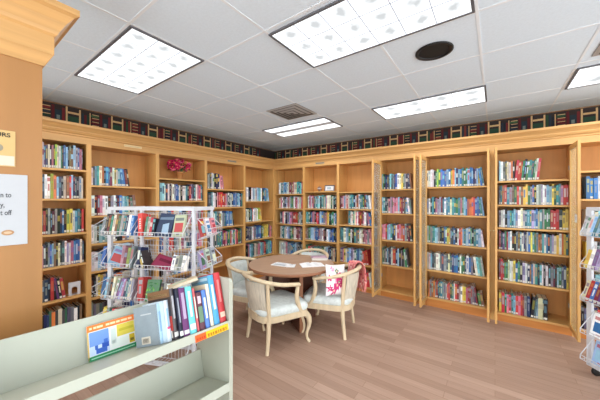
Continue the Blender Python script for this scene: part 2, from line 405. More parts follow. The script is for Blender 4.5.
# ------------------------------------------------------------------ books on the shelves
ORD = 'first second third fourth fifth sixth seventh eighth ninth tenth eleventh twelfth thirteenth fourteenth fifteenth sixteenth seventeenth eighteenth nineteenth twentieth'.split()
def ordn(i):
    if i < 20: return ORD[i]
    n = i+1
    return 'thirtieth' if n == 30 else ('twenty-' if n < 30 else 'thirty-') + ORD[n % 10 - 1] if n < 40 else 'fortieth'
ROWS = [
 # case, row, px0, px1, height, colours as they follow from left to right
 ('L1', 0, 42, 83, .275, 'evdckpkscwgkblkuulebpk'), ('L1', 1, 40, 83.5, .275, 'edwwsoldkcurlndkec'), ('L1', 2, 40, 84, .28, 'krkekmeknbkyywltkr'),
 ('L1', 3, 38, 84, .27, 'vpdkeblukckdwiwpbbbcd'), ('L1', 4, 38, 66, .26, 'ddnkrkvkr'), ('L1', 5, 38, 82, .26, 'gknngodcdgdewku'),
 ('L2', 0, 91, 130, .24, 'wnltcokbvmwyctbbbmk'), ('L2', 1, 91, 137, .26, 'wkmpwwkewmnblttckeu'), ('L2', 2, 91, 140, .24, 'wklteuwnkoebcwlk'),
 ('L2', 3, 91, 150, .24, 'wlbpeducwkrlnboew'), ('L2', 4, 91, 150, .26, 'kwycbkneuplwtkrbe'), ('L2', 5, 91, 140, .24, 'edkewcnbk'),
 ('L3', 1, 160, 204.5, .26, 'lwnwkcwebbckwtkrendwprtd'), ('L3', 2, 160, 203, .25, 'ewkbrcwlnupkgwer'), ('L3', 3, 160, 203, .25, 'blwrkecpwtnuirpw'), ('L3', 4, 162, 203, .25, 'kwelbwcniwlb'), ('L3', 5, 162, 196, .24, 'wbwldke'),
 ('L4', 0, 208, 224, .27, 'edwknwpp'), ('L4', 1, 208.5, 243, .27, 'dtwkprrrrpedwnbiblkt'), ('L4', 2, 208.5, 234, .27, 'lewtduwetblbek'), ('L4', 3, 208.5, 243, .29, 'dmedetgtmpdgrwtprggd'), ('L4', 4, 208.5, 212, .24, 'll'),
 ('L5', 0, 246.5, 269, .28, 'wkwlwplawkbtll'), ('L5', 1, 246.5, 262, .27, 'wktrwcwsyy'), ('L5', 2, 246.5, 272.5, .27, 'ndwpebbngyyydpu'), ('L5', 3, 246.5, 272.5, .28, 'kpltdcgpwaerktaab'), ('L5', 4, 247, 272, .26, 'ktrewblanc'),
 ('R1', 0, 279, 302.6, .25, 'wtlblwmupctar'), ('R1', 1, 279, 302.6, .25, 'cpwdniwpwtgwmpwcar'), ('R1', 2, 280, 302.6, .26, 'dpwneipmrrgek'), ('R1', 3, 280, 302.6, .26, 'wtcwlngkwmpen'), ('R1', 4, 279, 302.6, .27, 'cwawptebnlekdc'), ('R1', 5, 279, 302, .25, 'knmeurwdlb'),
 ('R2', 1, 307.5, 336.5, .26, 'wpwpdetalktctpwcwgwkk'), ('R2', 2, 305.5, 336.5, .25, 'tgnbpkrmlbepykgwb'), ('R2', 3, 305.5, 336.5, .25, 'udgllwbbvewmkwlbbnn'), ('R2', 4, 305.5, 336, .25, 'grpdtttegwlknucd'), ('R2', 5, 305.5, 336, .25, 'knmeurwdlb'),
 ('R3', 1, 340, 371.5, .26, 'mplwrcttnwowtgmkllw'), ('R3', 2, 348, 371.5, .25, 'twwtcpwrmpwnpb'), ('R3', 3, 340, 371.5, .26, 'tcwlgwktegwcmpeep'), ('R3', 4, 340, 368.5, .26, 'vpywbliwgtblurrrr'), ('R3', 5, 342, 371.5, .25, 'kwrpkwdeckrw'),
 ('R4', 0, 379.5, 412, .26, 'lgknddakenbwcygedndu'), ('R4', 1, 379.5, 412, .27, 'ltdepipppplrmmdlbwe'), ('R4', 2, 379.5, 412.5, .27, 'pprlltknwrporedmd'), ('R4', 3, 381, 408.5, .28, 'egekldnwrrnlkekegd'),
 ('R5', 0, 427, 484.5, .265, 'cwwwkgsgbbblbyolnlbtgglbbnvlybt'), ('R5', 1, 427, 484.5, .26, 'ewktnpeimtwttcttgtpglbooorbbbtl'), ('R5', 2, 427, 484.5, .255, 'egettllekkbtyyddbkwroltlbgkttlww'),
 ('R5', 3, 427, 484.5, .26, 'cwlkewwededctnbbdwggnwbekwaaw'), ('R5', 4, 428.5, 478, .25, 'oeuoerdtteewrrdtwrmewyyprmeevm'),
 ('R6', 0, 499, 539, .27, 'lwedcwokrrrgkgttgwr'), ('R6', 1, 499, 568.5, .255, 'etorteugrwuyygebkweiwwllygttprr'), ('R6', 2, 499, 568.5, .25, 'ewwklttliwcwtttilbctegggrrrdyy'),
 ('R6', 3, 499, 568.5, .25, 'mnvgrlwkkeutwndwbytgeoutcbnlicywoyt'), ('R6', 4, 499, 568.5, .27, 'mrrggcwcybgkiwnubctnawkwkemklgeny'), ('R6', 5, 499, 538, .27, 'yrgprtarprmenkdl'),
 ('R7', 1, 586, 640, .27, 'bbwdtkwelbrn'), ('R7', 2, 586, 640, .25, 'wclebntwkrle'), ('R7', 3, 586, 640, .25, 'ywkinrelbnc'), ('R7', 4, 586, 640, .25, 'uklwdernbc'), ('R7', 5, 578, 640, .27, 'kdnrkwelbt'),
]
SPECS = []
for case, row, p0, p1, h, s in ROWS:
    wall, a0, a1, sh, cname, _ = CASES[case]
    back = .045
    if wall == 'B': u0, u1 = on_back(p0, FB+back), on_back(p1, FB+back)
    else: u0, u1 = on_left(p0, FL-back), on_left(p1, FL-back)
    u0 = max(u0, a0+.019); u1 = min(u1, a1-.019)
    if case == 'L1' : u0 = max(u0, a0+.019)
    L = u1-u0; n = max(len(s) if L/len(s) < .034 else 0, round(L/.0275))
    ws = [random.uniform(.72, 1.32) for _ in range(n)]; k = (L)/sum(ws); u = u0
    lean_from = n-random.randint(2, 4) if (u1 < a1-.07) else n+1
    if case == 'R6' and row == 0: lean_from = 8
    for j in range(n):
        w = ws[j]*k
        hh = h*random.uniform(.86, 1.0); d = random.uniform(.14, .20)
        lean = 0
        if j >= lean_from: lean = R(5.5) if case == 'R6' else R(-7)
        uc = u+w/2; dep = back+random.uniform(-.008, .012)
        if lean < 0: uc += hh*math.sin(-lean)*.0
        z = sh[row]+.0008
        if wall == 'B': loc = (uc, FB+dep, z); rz = 0
        else: loc = (FL-dep, uc, z); rz = R(90)
        r = loc[0]*CS+loc[1]*SN; f = -loc[0]*SN+loc[1]*CS
        px = 300+FPX*r/f; py = 200-FPX*(z+hh/2-CAMH)/f
        wpx = abs(w*FPX/f*(CS if wall == 'B' else SN) ); area = wpx*hh*FPX/f
        if px < 229 and py > 337-.247*px-4: area = 0
        if px < 229 and py > 337-.247*px-14: area *= .4
        if 88 < px < 205 and py > 207: area *= .3
        if px > 600 or px < 40: area = 0
        if px > 588 and py > 205: area *= .2
        if 250 < px < 340 and py > 262: area *= .3
        SPECS.append(dict(case=case, row=row, j=j, w=w-.0012, h=hh, d=d, ch=s[min(len(s)-1, int(j*len(s)/n))], loc=loc, rz=rz, lean=lean, area=area, cname=cname))
        u += w
NAMED = 236
order = sorted(range(len(SPECS)), key=lambda i: -SPECS[i]['area'])
own = set(order[:NAMED])
rest = MB(); FLOORN = ['top row', 'second row', 'third row', 'fourth row', 'fifth row', 'sixth row']
for i, b in enumerate(SPECS):
    lx = b['lean']
    if i in own:
        mb = MB(); add_book(mb, b['w'], b['h'], b['d'], b['ch'])
        o = mb.build('book', M['cover'], None, b['loc'], (0, lx, b['rz']))
        tag(o, f"{CN[b['ch']]} book, {ordn(b['j'])} from left, {FLOORN[b['row']]} of the {b['cname']}", 'book', 'books shelved in the oak bookcases')
    else:
        X = T(*b['loc'], 0, 0, b['rz']) @ T(0, 0, 0, 0, lx, 0)
        add_book(rest, b['w'], b['h'], b['d'], b['ch'], X, detail=b['area'] > 0)
tag(rest.build('books', M['cover']), 'smaller-looking books filling the far shelves of the oak bookcases', 'books', None, 'stuff')

# ------------------------------------------------------------------ shelf ornaments
# flower pot
Yc = on_left(179.5, FL-.17)
pot = empty('flower_pot', (FL-.17, Yc, 1.8805), 0,  label='tan pot of pink and magenta flowers on a top shelf', cat='plant')
mb = MB(); mb.lathe([(.036, 0), (.052, .10), (.058, .10), (.058, .125), (.048, .125), (.044, .11), (.0, .11)], 18); mb.build('pot', M['terracotta'], pot)
mb = MB(); rr = random.Random(5)
for k in range(26):
    a = rr.random()*6.28; q = rr.random()**.5*.13; x, y, z = q*math.cos(a), q*math.sin(a), .15+rr.random()*.09
    mb.tube([(0, 0, .11), (x*.6, y*.6, z*.75), (x, y, z)], .002, 4, pc('g', .1))
    mb.add([(x, y, z), (x+.03*math.cos(a+.5), y+.03*math.sin(a+.5), z+.01), (x+.05*math.cos(a), y+.05*math.sin(a), z-.01), (x+.03*math.cos(a-.5), y+.03*math.sin(a-.5), z)], [(0, 1, 2, 3)], rgb(46, 92, 52))
mb.build('foliage', M['cloth'], pot)
mb = MB()
for k in range(46):
    a = rr.random()*6.28; q = rr.random()**.5*.18; e_ = rr.uniform(-1, 1); q = .175*math.sqrt(max(0, 1-e_*e_))*rr.uniform(.75, 1); x, y, z = q*math.cos(a)*.6, q*math.sin(a), .215+e_*.10
    c = rgb(*rr.choice([(236, 60, 116), (222, 40, 96), (240, 104, 150), (190, 30, 84)])); X = T(x, y, z, rr.uniform(-.8, .8), rr.uniform(.2, 1.4), a)
    for p in range(5):
        t = p*6.283/5; mb.add([(0, 0, 0), (.03*math.cos(t-.6), .03*math.sin(t-.6), .007), (.042*math.cos(t), .042*math.sin(t), .012), (.03*math.cos(t+.6), .03*math.sin(t+.6), .007)], [(0, 1, 2, 3)], c, 0, False, X)
    mb.lathe([(.007, 0), (.006, .008), (.001, .01)], 6, rgb(240, 210, 90), 0, X)
mb.build('blossoms', M['cloth'], pot)
# picture frame and round trinket on the back wall
fx = on_back(329, FB+.14)
fr_ = empty('picture_frame', (fx, FB+.15, 1.7305), (0, 0, R(8)), label='small grey picture frame with white print beside a round trinket', cat='picture frame')
X = T(0, 0, 0, R(-14), 0, 0); mb = MB()
for a in ((-.10, .10, 0, .014), (-.10, .10, .106, .12)): mb.box(a[0], a[1], -.008, .008, a[2], a[3], X=X)
mb.box(-.10, -.086, -.008, .008, .014, .106, X=X); mb.box(.086, .10, -.008, .008, .014, .106, X=X); mb.box(-.006, .006, .05, .06, 0, .09); mb.build('frame', M['frame_dark'], fr_)
mb = MB(); mb.box(-.086, .086, 0, .003, .014, .106, rgb(232, 234, 238), X=X); mb.quad((-.05, -.001, .04), (.03, -.001, .04), (.03, -.001, .085), (-.05, -.001, .085), rgb(176, 196, 210), X=X); mb.build('print', M['print'], fr_)
bx0 = on_back(319.5, FB+.14)
tk = empty('round_trinket', (bx0, FB+.14, 1.7305), 0, label='small round brown and grey trinket beside the picture frame', cat='ornament')
mb = MB(); mb.lathe([(.026, 0), (.03, .008), (.012, .014)], 16); mb.build('stand', M['frame_dark'], tk)
mb = MB(); mb.lathe([(.002, .012)]+[(.043*math.sin(t*math.pi/10), .055-.043*math.cos(t*math.pi/10)) for t in range(1, 10)]+[(.002, .098)], 18, rgb(142, 118, 108)); mb.lathe([(.0435, .048), (.0445, .055), (.0435, .062)], 18, rgb(196, 190, 186)); mb.build('ball', M['cover'], tk)
# white bookend
y0 = on_left(68.5, FL-.06); y1 = on_left(80.5, FL-.06)
be = MB(); w2 = (y1-y0)/2; arch = [(-w2, 0), (-w2, .15), (w2, .15), (w2, 0), (w2*.5, 0), (w2*.5, .07)]+[(w2*.5*math.cos(t), .07+w2*.5*math.sin(t)) for t in [k*math.pi/8 for k in range(1, 8)]]+[(-w2*.5, .07), (-w2*.5, 0)]
be.prism(arch, 0, .006, 'y'); be.box(-w2, w2, .006, .09, 0, .003)
tag(be.build('bookend', M['white_metal'], None, (FL-.06, (y0+y1)/2, .4775), (0, 0, R(90))), 'white metal bookend with a rounded cut-out at the end of a row', 'bookend')
# two small volumes at the end of the bottom row of the full glazed case
for k, (px, ch, h) in enumerate(((480.4, 'g', .17), (483, 'u', .18))):
    mb = MB(); add_book(mb, .03, h, .13, ch)
    tag(mb.build('book', M['cover'], None, (on_back(px, FB+.04), FB+.045, .1308), (0, R(-8), 0)), f'small {CN[ch]} paperback at the loose end of the lowest row, fullest glazed bookcase', 'book', 'books shelved in the oak bookcases')
for k, (px, w, ch) in enumerate(((541, .05, 'c'), (545.3, .045, 'k'))):
    mb = MB(); add_book(mb, w, .255, .19, ch)
    tag(mb.build('book', M['cover'], None, (on_back(px, FB+.04), FB+.045, .1108), (0, 0, 0)), f'thick {CN[ch]} hardback ending the lowest row of the six-row glazed bookcase', 'book', 'books shelved in the oak bookcases')
# holders on the fascia
for loc, rz, w, lab, c in (((FL+.002, on_left(133, FL), 2.262), 90, .21, 'long pale name strip on the fascia above the left wire rack', rgb(228, 206, 160)),
                        ((FL+.002, on_left(232, FL), 2.262), 90, .19, 'small grey name strip on the fascia left of the corner', rgb(140, 136, 122)),
                        ((on_back(320, FB), FB-.002, 2.262), 0, .19, 'small grey name strip on the fascia above the picture frame', rgb(136, 132, 120))):
    mb = MB(); mb.box(-w/2, w/2, -.004, 0, -.014, .014, c); mb.box(-w/2+.01, w/2-.01, -.0045, -.004, -.008, .008, mul(c, .8))
    for sx in (-1, 1): mb.lathe([(.003, 0), (.002, .002)], 8, mul(c, .5), 0, T(sx*(w/2-.005), -.004, 0, R(90), 0, 0))
    tag(mb.build('name_strip', M['print'], None, loc, (0, 0, R(rz))), lab, 'sign', 'name strips on the fascia')
# notices on the open doors
for x, y, z, w, h, lab in ((on_back(374, 3.935), 3.935, CAMH-12.5/FPX*4.06, .05, .075, 'small white notice stuck on the glass door beside the doorless bookcases'),
                     (.706, 3.98, CAMH-18.5/FPX*2.8, .10, .085, 'small white notice on the glass door nearest the right wire rack')):
    mb = MB(); mb.box(-.0008, 0, -w/2, w/2, -h/2, h/2, rgb(236, 236, 232)); mb.box(-.0012, -.0008, -w*.3, w*.3, h*.1, h*.14, rgb(150, 150, 150)); mb.box(-.0012, -.0008, -w*.3, w*.3, -h*.1, -h*.06, rgb(150, 150, 150))
    if x < 0: x = -1.538+.026-.001
    else: x = .738-.026-.024-.001
    tag(mb.build('notice', M['print'], None, (x, y, z)), lab, 'notice')

# ------------------------------------------------------------------ panelled end block with its crown and two notices
PX, PY = -1.72, .306
blk = empty('tall_cabinet', (PX, PY, 0), 0, label='tall oak cabinet side with crown and notices, closest to the camera', cat='cabinet')
mb = MB(); mb.box(-.40, 0, -1.6, 0, 0, 2.30); mb.build('side_panel', M['oak_panel'], blk)
mb = MB(); mb.box(-.41, .012, -1.61, .012, 0, .10); mb.build('plinth', M['plinth'], blk)
cp = [(0, 2.195), (.006, 2.195), (.03, 2.243), (.035, 2.25), (.035, 2.335), (.045, 2.345), (.05, 2.36), (.072, 2.40), (.095, 2.432), (.105, 2.438), (.112, 2.442), (.112, 2.47), (0, 2.47)]
mb = MB(); n = len(cp)
loops = []
for (sx, sy, cx, cy) in ((1, -1, 0, -1.6), (1, 1, 0, 0), (-1, 1, -.40, 0)):
    loops.append([(cx+sx*o, cy+sy*o, z) for o, z in cp])
for a, b_ in ((0, 1), (1, 2)):
    mb.add(loops[a]+loops[b_], [(i, (i+1) % n, n+(i+1) % n, n+i) for i in range(n)])
mb.box(-.40, 0, -1.6, 0, 2.30, 2.47)
mb.build('crown_moulding', M['oak_y'], blk)

def text_obj(body, size, mat, parent, loc, rot, align='LEFT', squeeze=1.0):
    cu = bpy.data.curves.new('lettering', 'FONT'); cu.body = body; cu.size = size; cu.align_x = align; cu.extrude = .0003; cu.offset = size*.02
    cu.materials.append(mat); o = bpy.data.objects.new('lettering', cu); COL.objects.link(o)
    dg = bpy.context.evaluated_depsgraph_get(); me = bpy.data.meshes.new_from_object(o.evaluated_get(dg))
    bpy.data.objects.remove(o); me.materials.clear(); me.materials.append(mat)
    for v in me.vertices: v.co.x *= squeeze
    o = bpy.data.objects.new('lettering', me); COL.objects.link(o); o.location = loc; o.rotation_euler = rot; o.parent = parent
    return o
M['ink'] = noisy('grey_ink', rgb(84, 86, 90), 0.8, 0.05)
M['ink_dark'] = noisy('dark_ink', rgb(62, 58, 50), 0.8, 0.05)
M['ink_cream'] = noisy('cream_ink', rgb(250, 236, 200), 0.8, 0.05)
M['ink_green'] = noisy('olive_ink', rgb(120, 96, 20), 0.8, 0.05)
# lower notice: right edge at column 27, rows 176..244
sg = empty('notice', (PX+.0015, .256, CAMH), 0, label='white laminated notice on the oak cabinet side, below the yellow poster', cat='notice')
mb = MB(); mb.box(0, .002, -.216, 0, -.198, .112, rgb(186, 188, 192)); mb.build('sheet', M['print'], sg)
mb = MB(); mb.lathe([(.019, 0), (.019, .001)], 24, rgb(176, 136, 98), 0, T(.002, -.085+.024, -.142, 0, R(90), 0) @ Matrix.Diagonal((.62, 1, 1, 1)))
mb.lathe([(.012, 0), (.012, .001)], 20, rgb(206, 176, 146), 0, T(.0026, -.085+.024, -.142, 0, R(90), 0) @ Matrix.Diagonal((.45, 1, 1, 1)))
mb.build('oval_emblem', M['print'], sg)
RT = (R(90), 0, R(90))
for tx, y, z in (('n to', -.079, .012), ('y,', -.079, -.031), ('t off', -.079, -.065)):
    text_obj(tx, .030, M['ink'], sg, (.0025, y-.004, z), RT, squeeze=.66)
po = empty('poster', (PX+.0015, .218, CAMH), 0, label='cream poster with dark capitals high on the oak cabinet side', cat='poster')
mb = MB(); mb.box(0, .002, -.20, 0, .146, .302, rgb(206, 174, 118)); mb.box(.002, .0024, -.195, -.003, .15, .192, rgb(208, 200, 182)); mb.lathe([(.016, 0), (.016, .001)], 16, rgb(150, 142, 122), 0, T(.0022, -.052, .225, 0, R(90), 0)); mb.build('sheet', M['print'], po)
text_obj('HOURS', .025, M['ink_dark'], po, (.0028, -.098, .274), RT)

# ------------------------------------------------------------------ ceiling fixtures
LAMPW = 4.5
def lamps(x0, x1, y0, y1):       # the tubes of one fixture
    for i in range(3):
        for j in range(2):
            ld = bpy.data.lights.new('tube_lamp', 'SPOT'); ld.energy = LAMPW; ld.spot_size = R(160); ld.spot_blend = .6; ld.shadow_soft_size = 0
            ld.color = (1, .985, .96)
            lo = bpy.data.objects.new('tube_lamp', ld); COL.objects.link(lo)
            lo.location = (x0+(x1-x0)*(i+.5)/3, y0+(y1-y0)*(j+.5)/2, CEIL-.03)
def light(x0, x1, y0, y1, nx, ny, lab, hi, strips=False):
    r = empty('ceiling_light', ((x0+x1)/2, (y0+y1)/2, CEIL), 0, label=lab, cat='ceiling light', group='recessed ceiling lights')
    X, Y = (x1-x0)/2, (y1-y0)/2; e = .016
    mb = MB()
    mb.box(-X, X, -Y, -Y+e, -.012, 0); mb.box(-X, X, Y-e, Y, -.012, 0); mb.box(-X, -X+e, -Y+e, Y-e, -.012, 0); mb.box(X-e, X, -Y+e, Y-e, -.012, 0)
    mb.build('frame', M['frame_dark'], r)
    if strips:
        mb = MB(); mb.box(-X+e, X-e, -Y*.22, Y*.16, -.009, -.005); mb.build('centre_pan', M['strip_pan'], r)
        for a, b_ in ((-Y+e, -Y*.22), (Y*.16, Y-e)):
            mb = MB(); mb.box(-X+e, X-e, a, b_, -.008, -.004); mb.build('diffuser', lens_mat('lit_strip', 5, 1, .8, hi, 2), r)
        lamps(x0, x1, y0, y1); return
    mb = MB(); mb.box(-X+e, X-e, -Y+e, Y-e, -.008, -.004); mb.build('lens', lens_mat('lit_lens', nx, ny, .55, hi, nx), r)
    lamps(x0, x1, y0, y1)
    mb = MB()
    for k in range(1, nx): u = -X+e+(2*X-2*e)*k/nx; mb.box(u-.003, u+.003, -Y+e, Y-e, -.0100, -.008)
    for k in range(1, ny): u = -Y+e+(2*Y-2*e)*k/ny; mb.box(-X+e, X-e, u-.003, u+.003, -.0098, -.008)
    mb.build('louvre', M['louvre'], r)
M['louvre'] = glow('louvre_painted_glow', rgb(160, 168, 182), .3)  # self-glow painted in for the lens light on the bars
M['strip_pan'] = glow('strip_centre_glow', rgb(172, 176, 182), .2)  # faint glow painted in; the pan itself is no lamp
HI = 1.25
light(-3.165, -1.965, .78, 1.34, 6, 3, 'gridded square-cell ceiling light above the left wire rack', HI)
light(-1.29, -.10, 1.395, 1.975, 6, 3, 'largest-looking gridded ceiling light at the top of the photo', HI)
light(-1.28, -.075, 3.31, 3.86, 4, 2, 'long gridded ceiling light in front of the back wall beyond the round speaker', HI)
light(-3.15, -1.94, 3.25, 3.82, 4, 2, 'ceiling light with two bright strips near the corner, by the vent', HI, True)
light(.592, 1.79, 3.37, 3.92, 4, 2, 'ceiling light cut by the edge of the photo above the right wire rack', HI)
# round speaker
x, y = -.387, 2.32
sp = empty('ceiling_speaker', (x, y, CEIL), 0, label='round black speaker opening in a ceiling tile', cat='speaker')
mb = MB(); mb.lathe([(.135, -.002), (.135, -.009), (.118, -.012), (.108, -.004), (.108, -.001)], 36); mb.build('ring', M['black'], sp)
mb = MB(); mb.lathe([(.108, -.003), (.0, -.0035)], 36); mb.build('grille', M['grille'], sp)
def vent(x0, x1, y0, y1, lab):
    r = empty('ceiling_vent', ((x0+x1)/2, (y0+y1)/2, CEIL), 0, label=lab, cat='vent')
    X, Y = (x1-x0)/2, (y1-y0)/2
    mb = MB(); mb.box(-X, X, -Y, Y, -.004, -.001); mb.build('backing', M['vent_back'], r)
    for k in range(4):
        s = 1-k*.25; a, b_ = X*s, Y*s; w = .030; z0, z1 = -.006-k*.004, -.012-k*.004
        mb = MB()
        o = [(-a, -b_), (a, -b_), (a, b_), (-a, b_)]; i_ = [(-a+w, -b_+w), (a-w, -b_+w), (a-w, b_-w), (-a+w, b_-w)]
        mb.add([(p[0], p[1], z0) for p in o]+[(p[0], p[1], z1) for p in i_], [(j, (j+1) % 4, 4+(j+1) % 4, 4+j) for j in range(4)])
        mb.add([(p[0], p[1], z0+.003) for p in o]+[(p[0], p[1], z1+.003) for p in i_], [(j, 4+j, 4+(j+1) % 4, (j+1) % 4) for j in range(4)])
        mb.build('vane', M['vent'], r)
vent(-2.43, -1.94, 2.58, 3.06, 'square stepped air vent in the ceiling beside the two-strip light')
vent(.635, 1.10, 2.64, 3.16, 'square air vent in the ceiling cut by the photo edge at right')

# ------------------------------------------------------------------ table
tx, ty = -2.133, 2.74
tb = empty('round_table', (tx, ty, 0), R(58), label='round brown table with a dark cross-shaped pedestal among the four armchairs', cat='table')
mb = MB(); mb.lathe([(.535, .713), (.55, .718), (.55, .748), (.546, .75)], 64, mi=1); mb.lathe([(.546, .75), (.3, .7502), (0.001, .7502)], 64); mb.build('tabletop', [M['table_top'], M['table_edge']], tb)
mb = MB(); mb.box(-.34, .34, -.018, .018, .0, .712); mb.build('pedestal_panel', M['table_base'], tb)
for s in (-1, 1):
    mb = MB(); y0, y1 = (-.34, -.0185) if s < 0 else (.0185, .34)
    mb.box(-.018, .018, y0, y1, 0, .712); mb.box(-.022, .022, y0-.004 if s < 0 else y1, y0 if s < 0 else y1+.004, .005, .708, mi=1); mb.build('pedestal_panel', [M['table_base'], M['table_edge']], tb)

# papers on the table
def at_table(px, py, z=.7508):
    f = (CAMH-z)*FPX/(py-200); return (*cam2world((px-300)/FPX*f, f), z)
def leaf(name, px, py, rz, w, d, lab, cat, pages, cols, open_=False, z=.7508):
    r = empty(name, at_table(px, py, z), R(rz), label=lab, cat=cat)
    if open_:
        for s in (-1, 1):
            mb = MB(); prof = [(0, .002), (s*w*.15, .014), (s*w*.5, .012), (s*w*.8, .005), (s*w, .001)]
            vs = [(a, -d/2, z) for a, z in prof]+[(a, d/2, z) for a, z in prof]; n = 5
            mb.add(vs, [(i, i+1, n+i+1, n+i) for i in range(n-1)], cols[0], 0, True)
            mb.add([(a, -d/2, 0) for a, z in prof]+vs[:5], [(i, i+1, n+i+1, n+i) for i in range(n-1)], cols[0])
            for t in range(5):
                k = .25+.13*t; z_ = .0135-.010*max(0, k-.4)
                mb.quad((s*w*.2, -d*.4+d*.16*t, .0150), (s*w*.48, -d*.4+d*.16*t, .0138), (s*w*.48, -d*.36+d*.16*t, .0138), (s*w*.2, -d*.36+d*.16*t, .0150), cols[1])
            mb.build('page_stack', M['print'], r)
    else:
        mb = MB(); mb.box(-w/2, w/2, -d/2, d/2, 0, pages, rgb(226, 222, 214)); mb.build('page_stack', M['print'], r)
        mb = MB(); mb.box(-w/2-.002, w/2+.002, -d/2-.002, d/2+.002, pages, pages+.0012, cols[0])
        mb.box(-w*.4, w*.4, -d*.38, d*.05, pages+.0012, pages+.0016, cols[1]); mb.box(-w*.4, w*.2, d*.2, d*.38, pages+.0012, pages+.0016, cols[2 % len(cols)])
        mb.build('cover', M['print'], r)
    return r
W_, G_ = rgb(236, 237, 240), rgb(178, 186, 196)
leaf('magazine', 281, 264.8, 8, .21, .15, 'white magazine with grey print lying flat, front of the table', 'magazine', .006, [W_, G_, rgb(200, 205, 212)])
leaf('leaflet', 291, 266, 30, .10, .14, 'small white leaflet lying between the magazine and the open booklet', 'leaflet', .003, [rgb(225, 228, 232), W_, G_], z=.7508)
leaf('booklet', 312, 265, 48, .145, .20, 'open white booklet lying on the round brown table', 'booklet', .01, [rgb(242, 243, 246), rgb(205, 208, 214)], True)
leaf('magazine', 319, 259.0, 40, .21, .17, 'lilac and pink magazine at the back edge of the round table', 'magazine', .03, [rgb(176, 148, 166), rgb(206, 176, 190), rgb(130, 100, 122)])

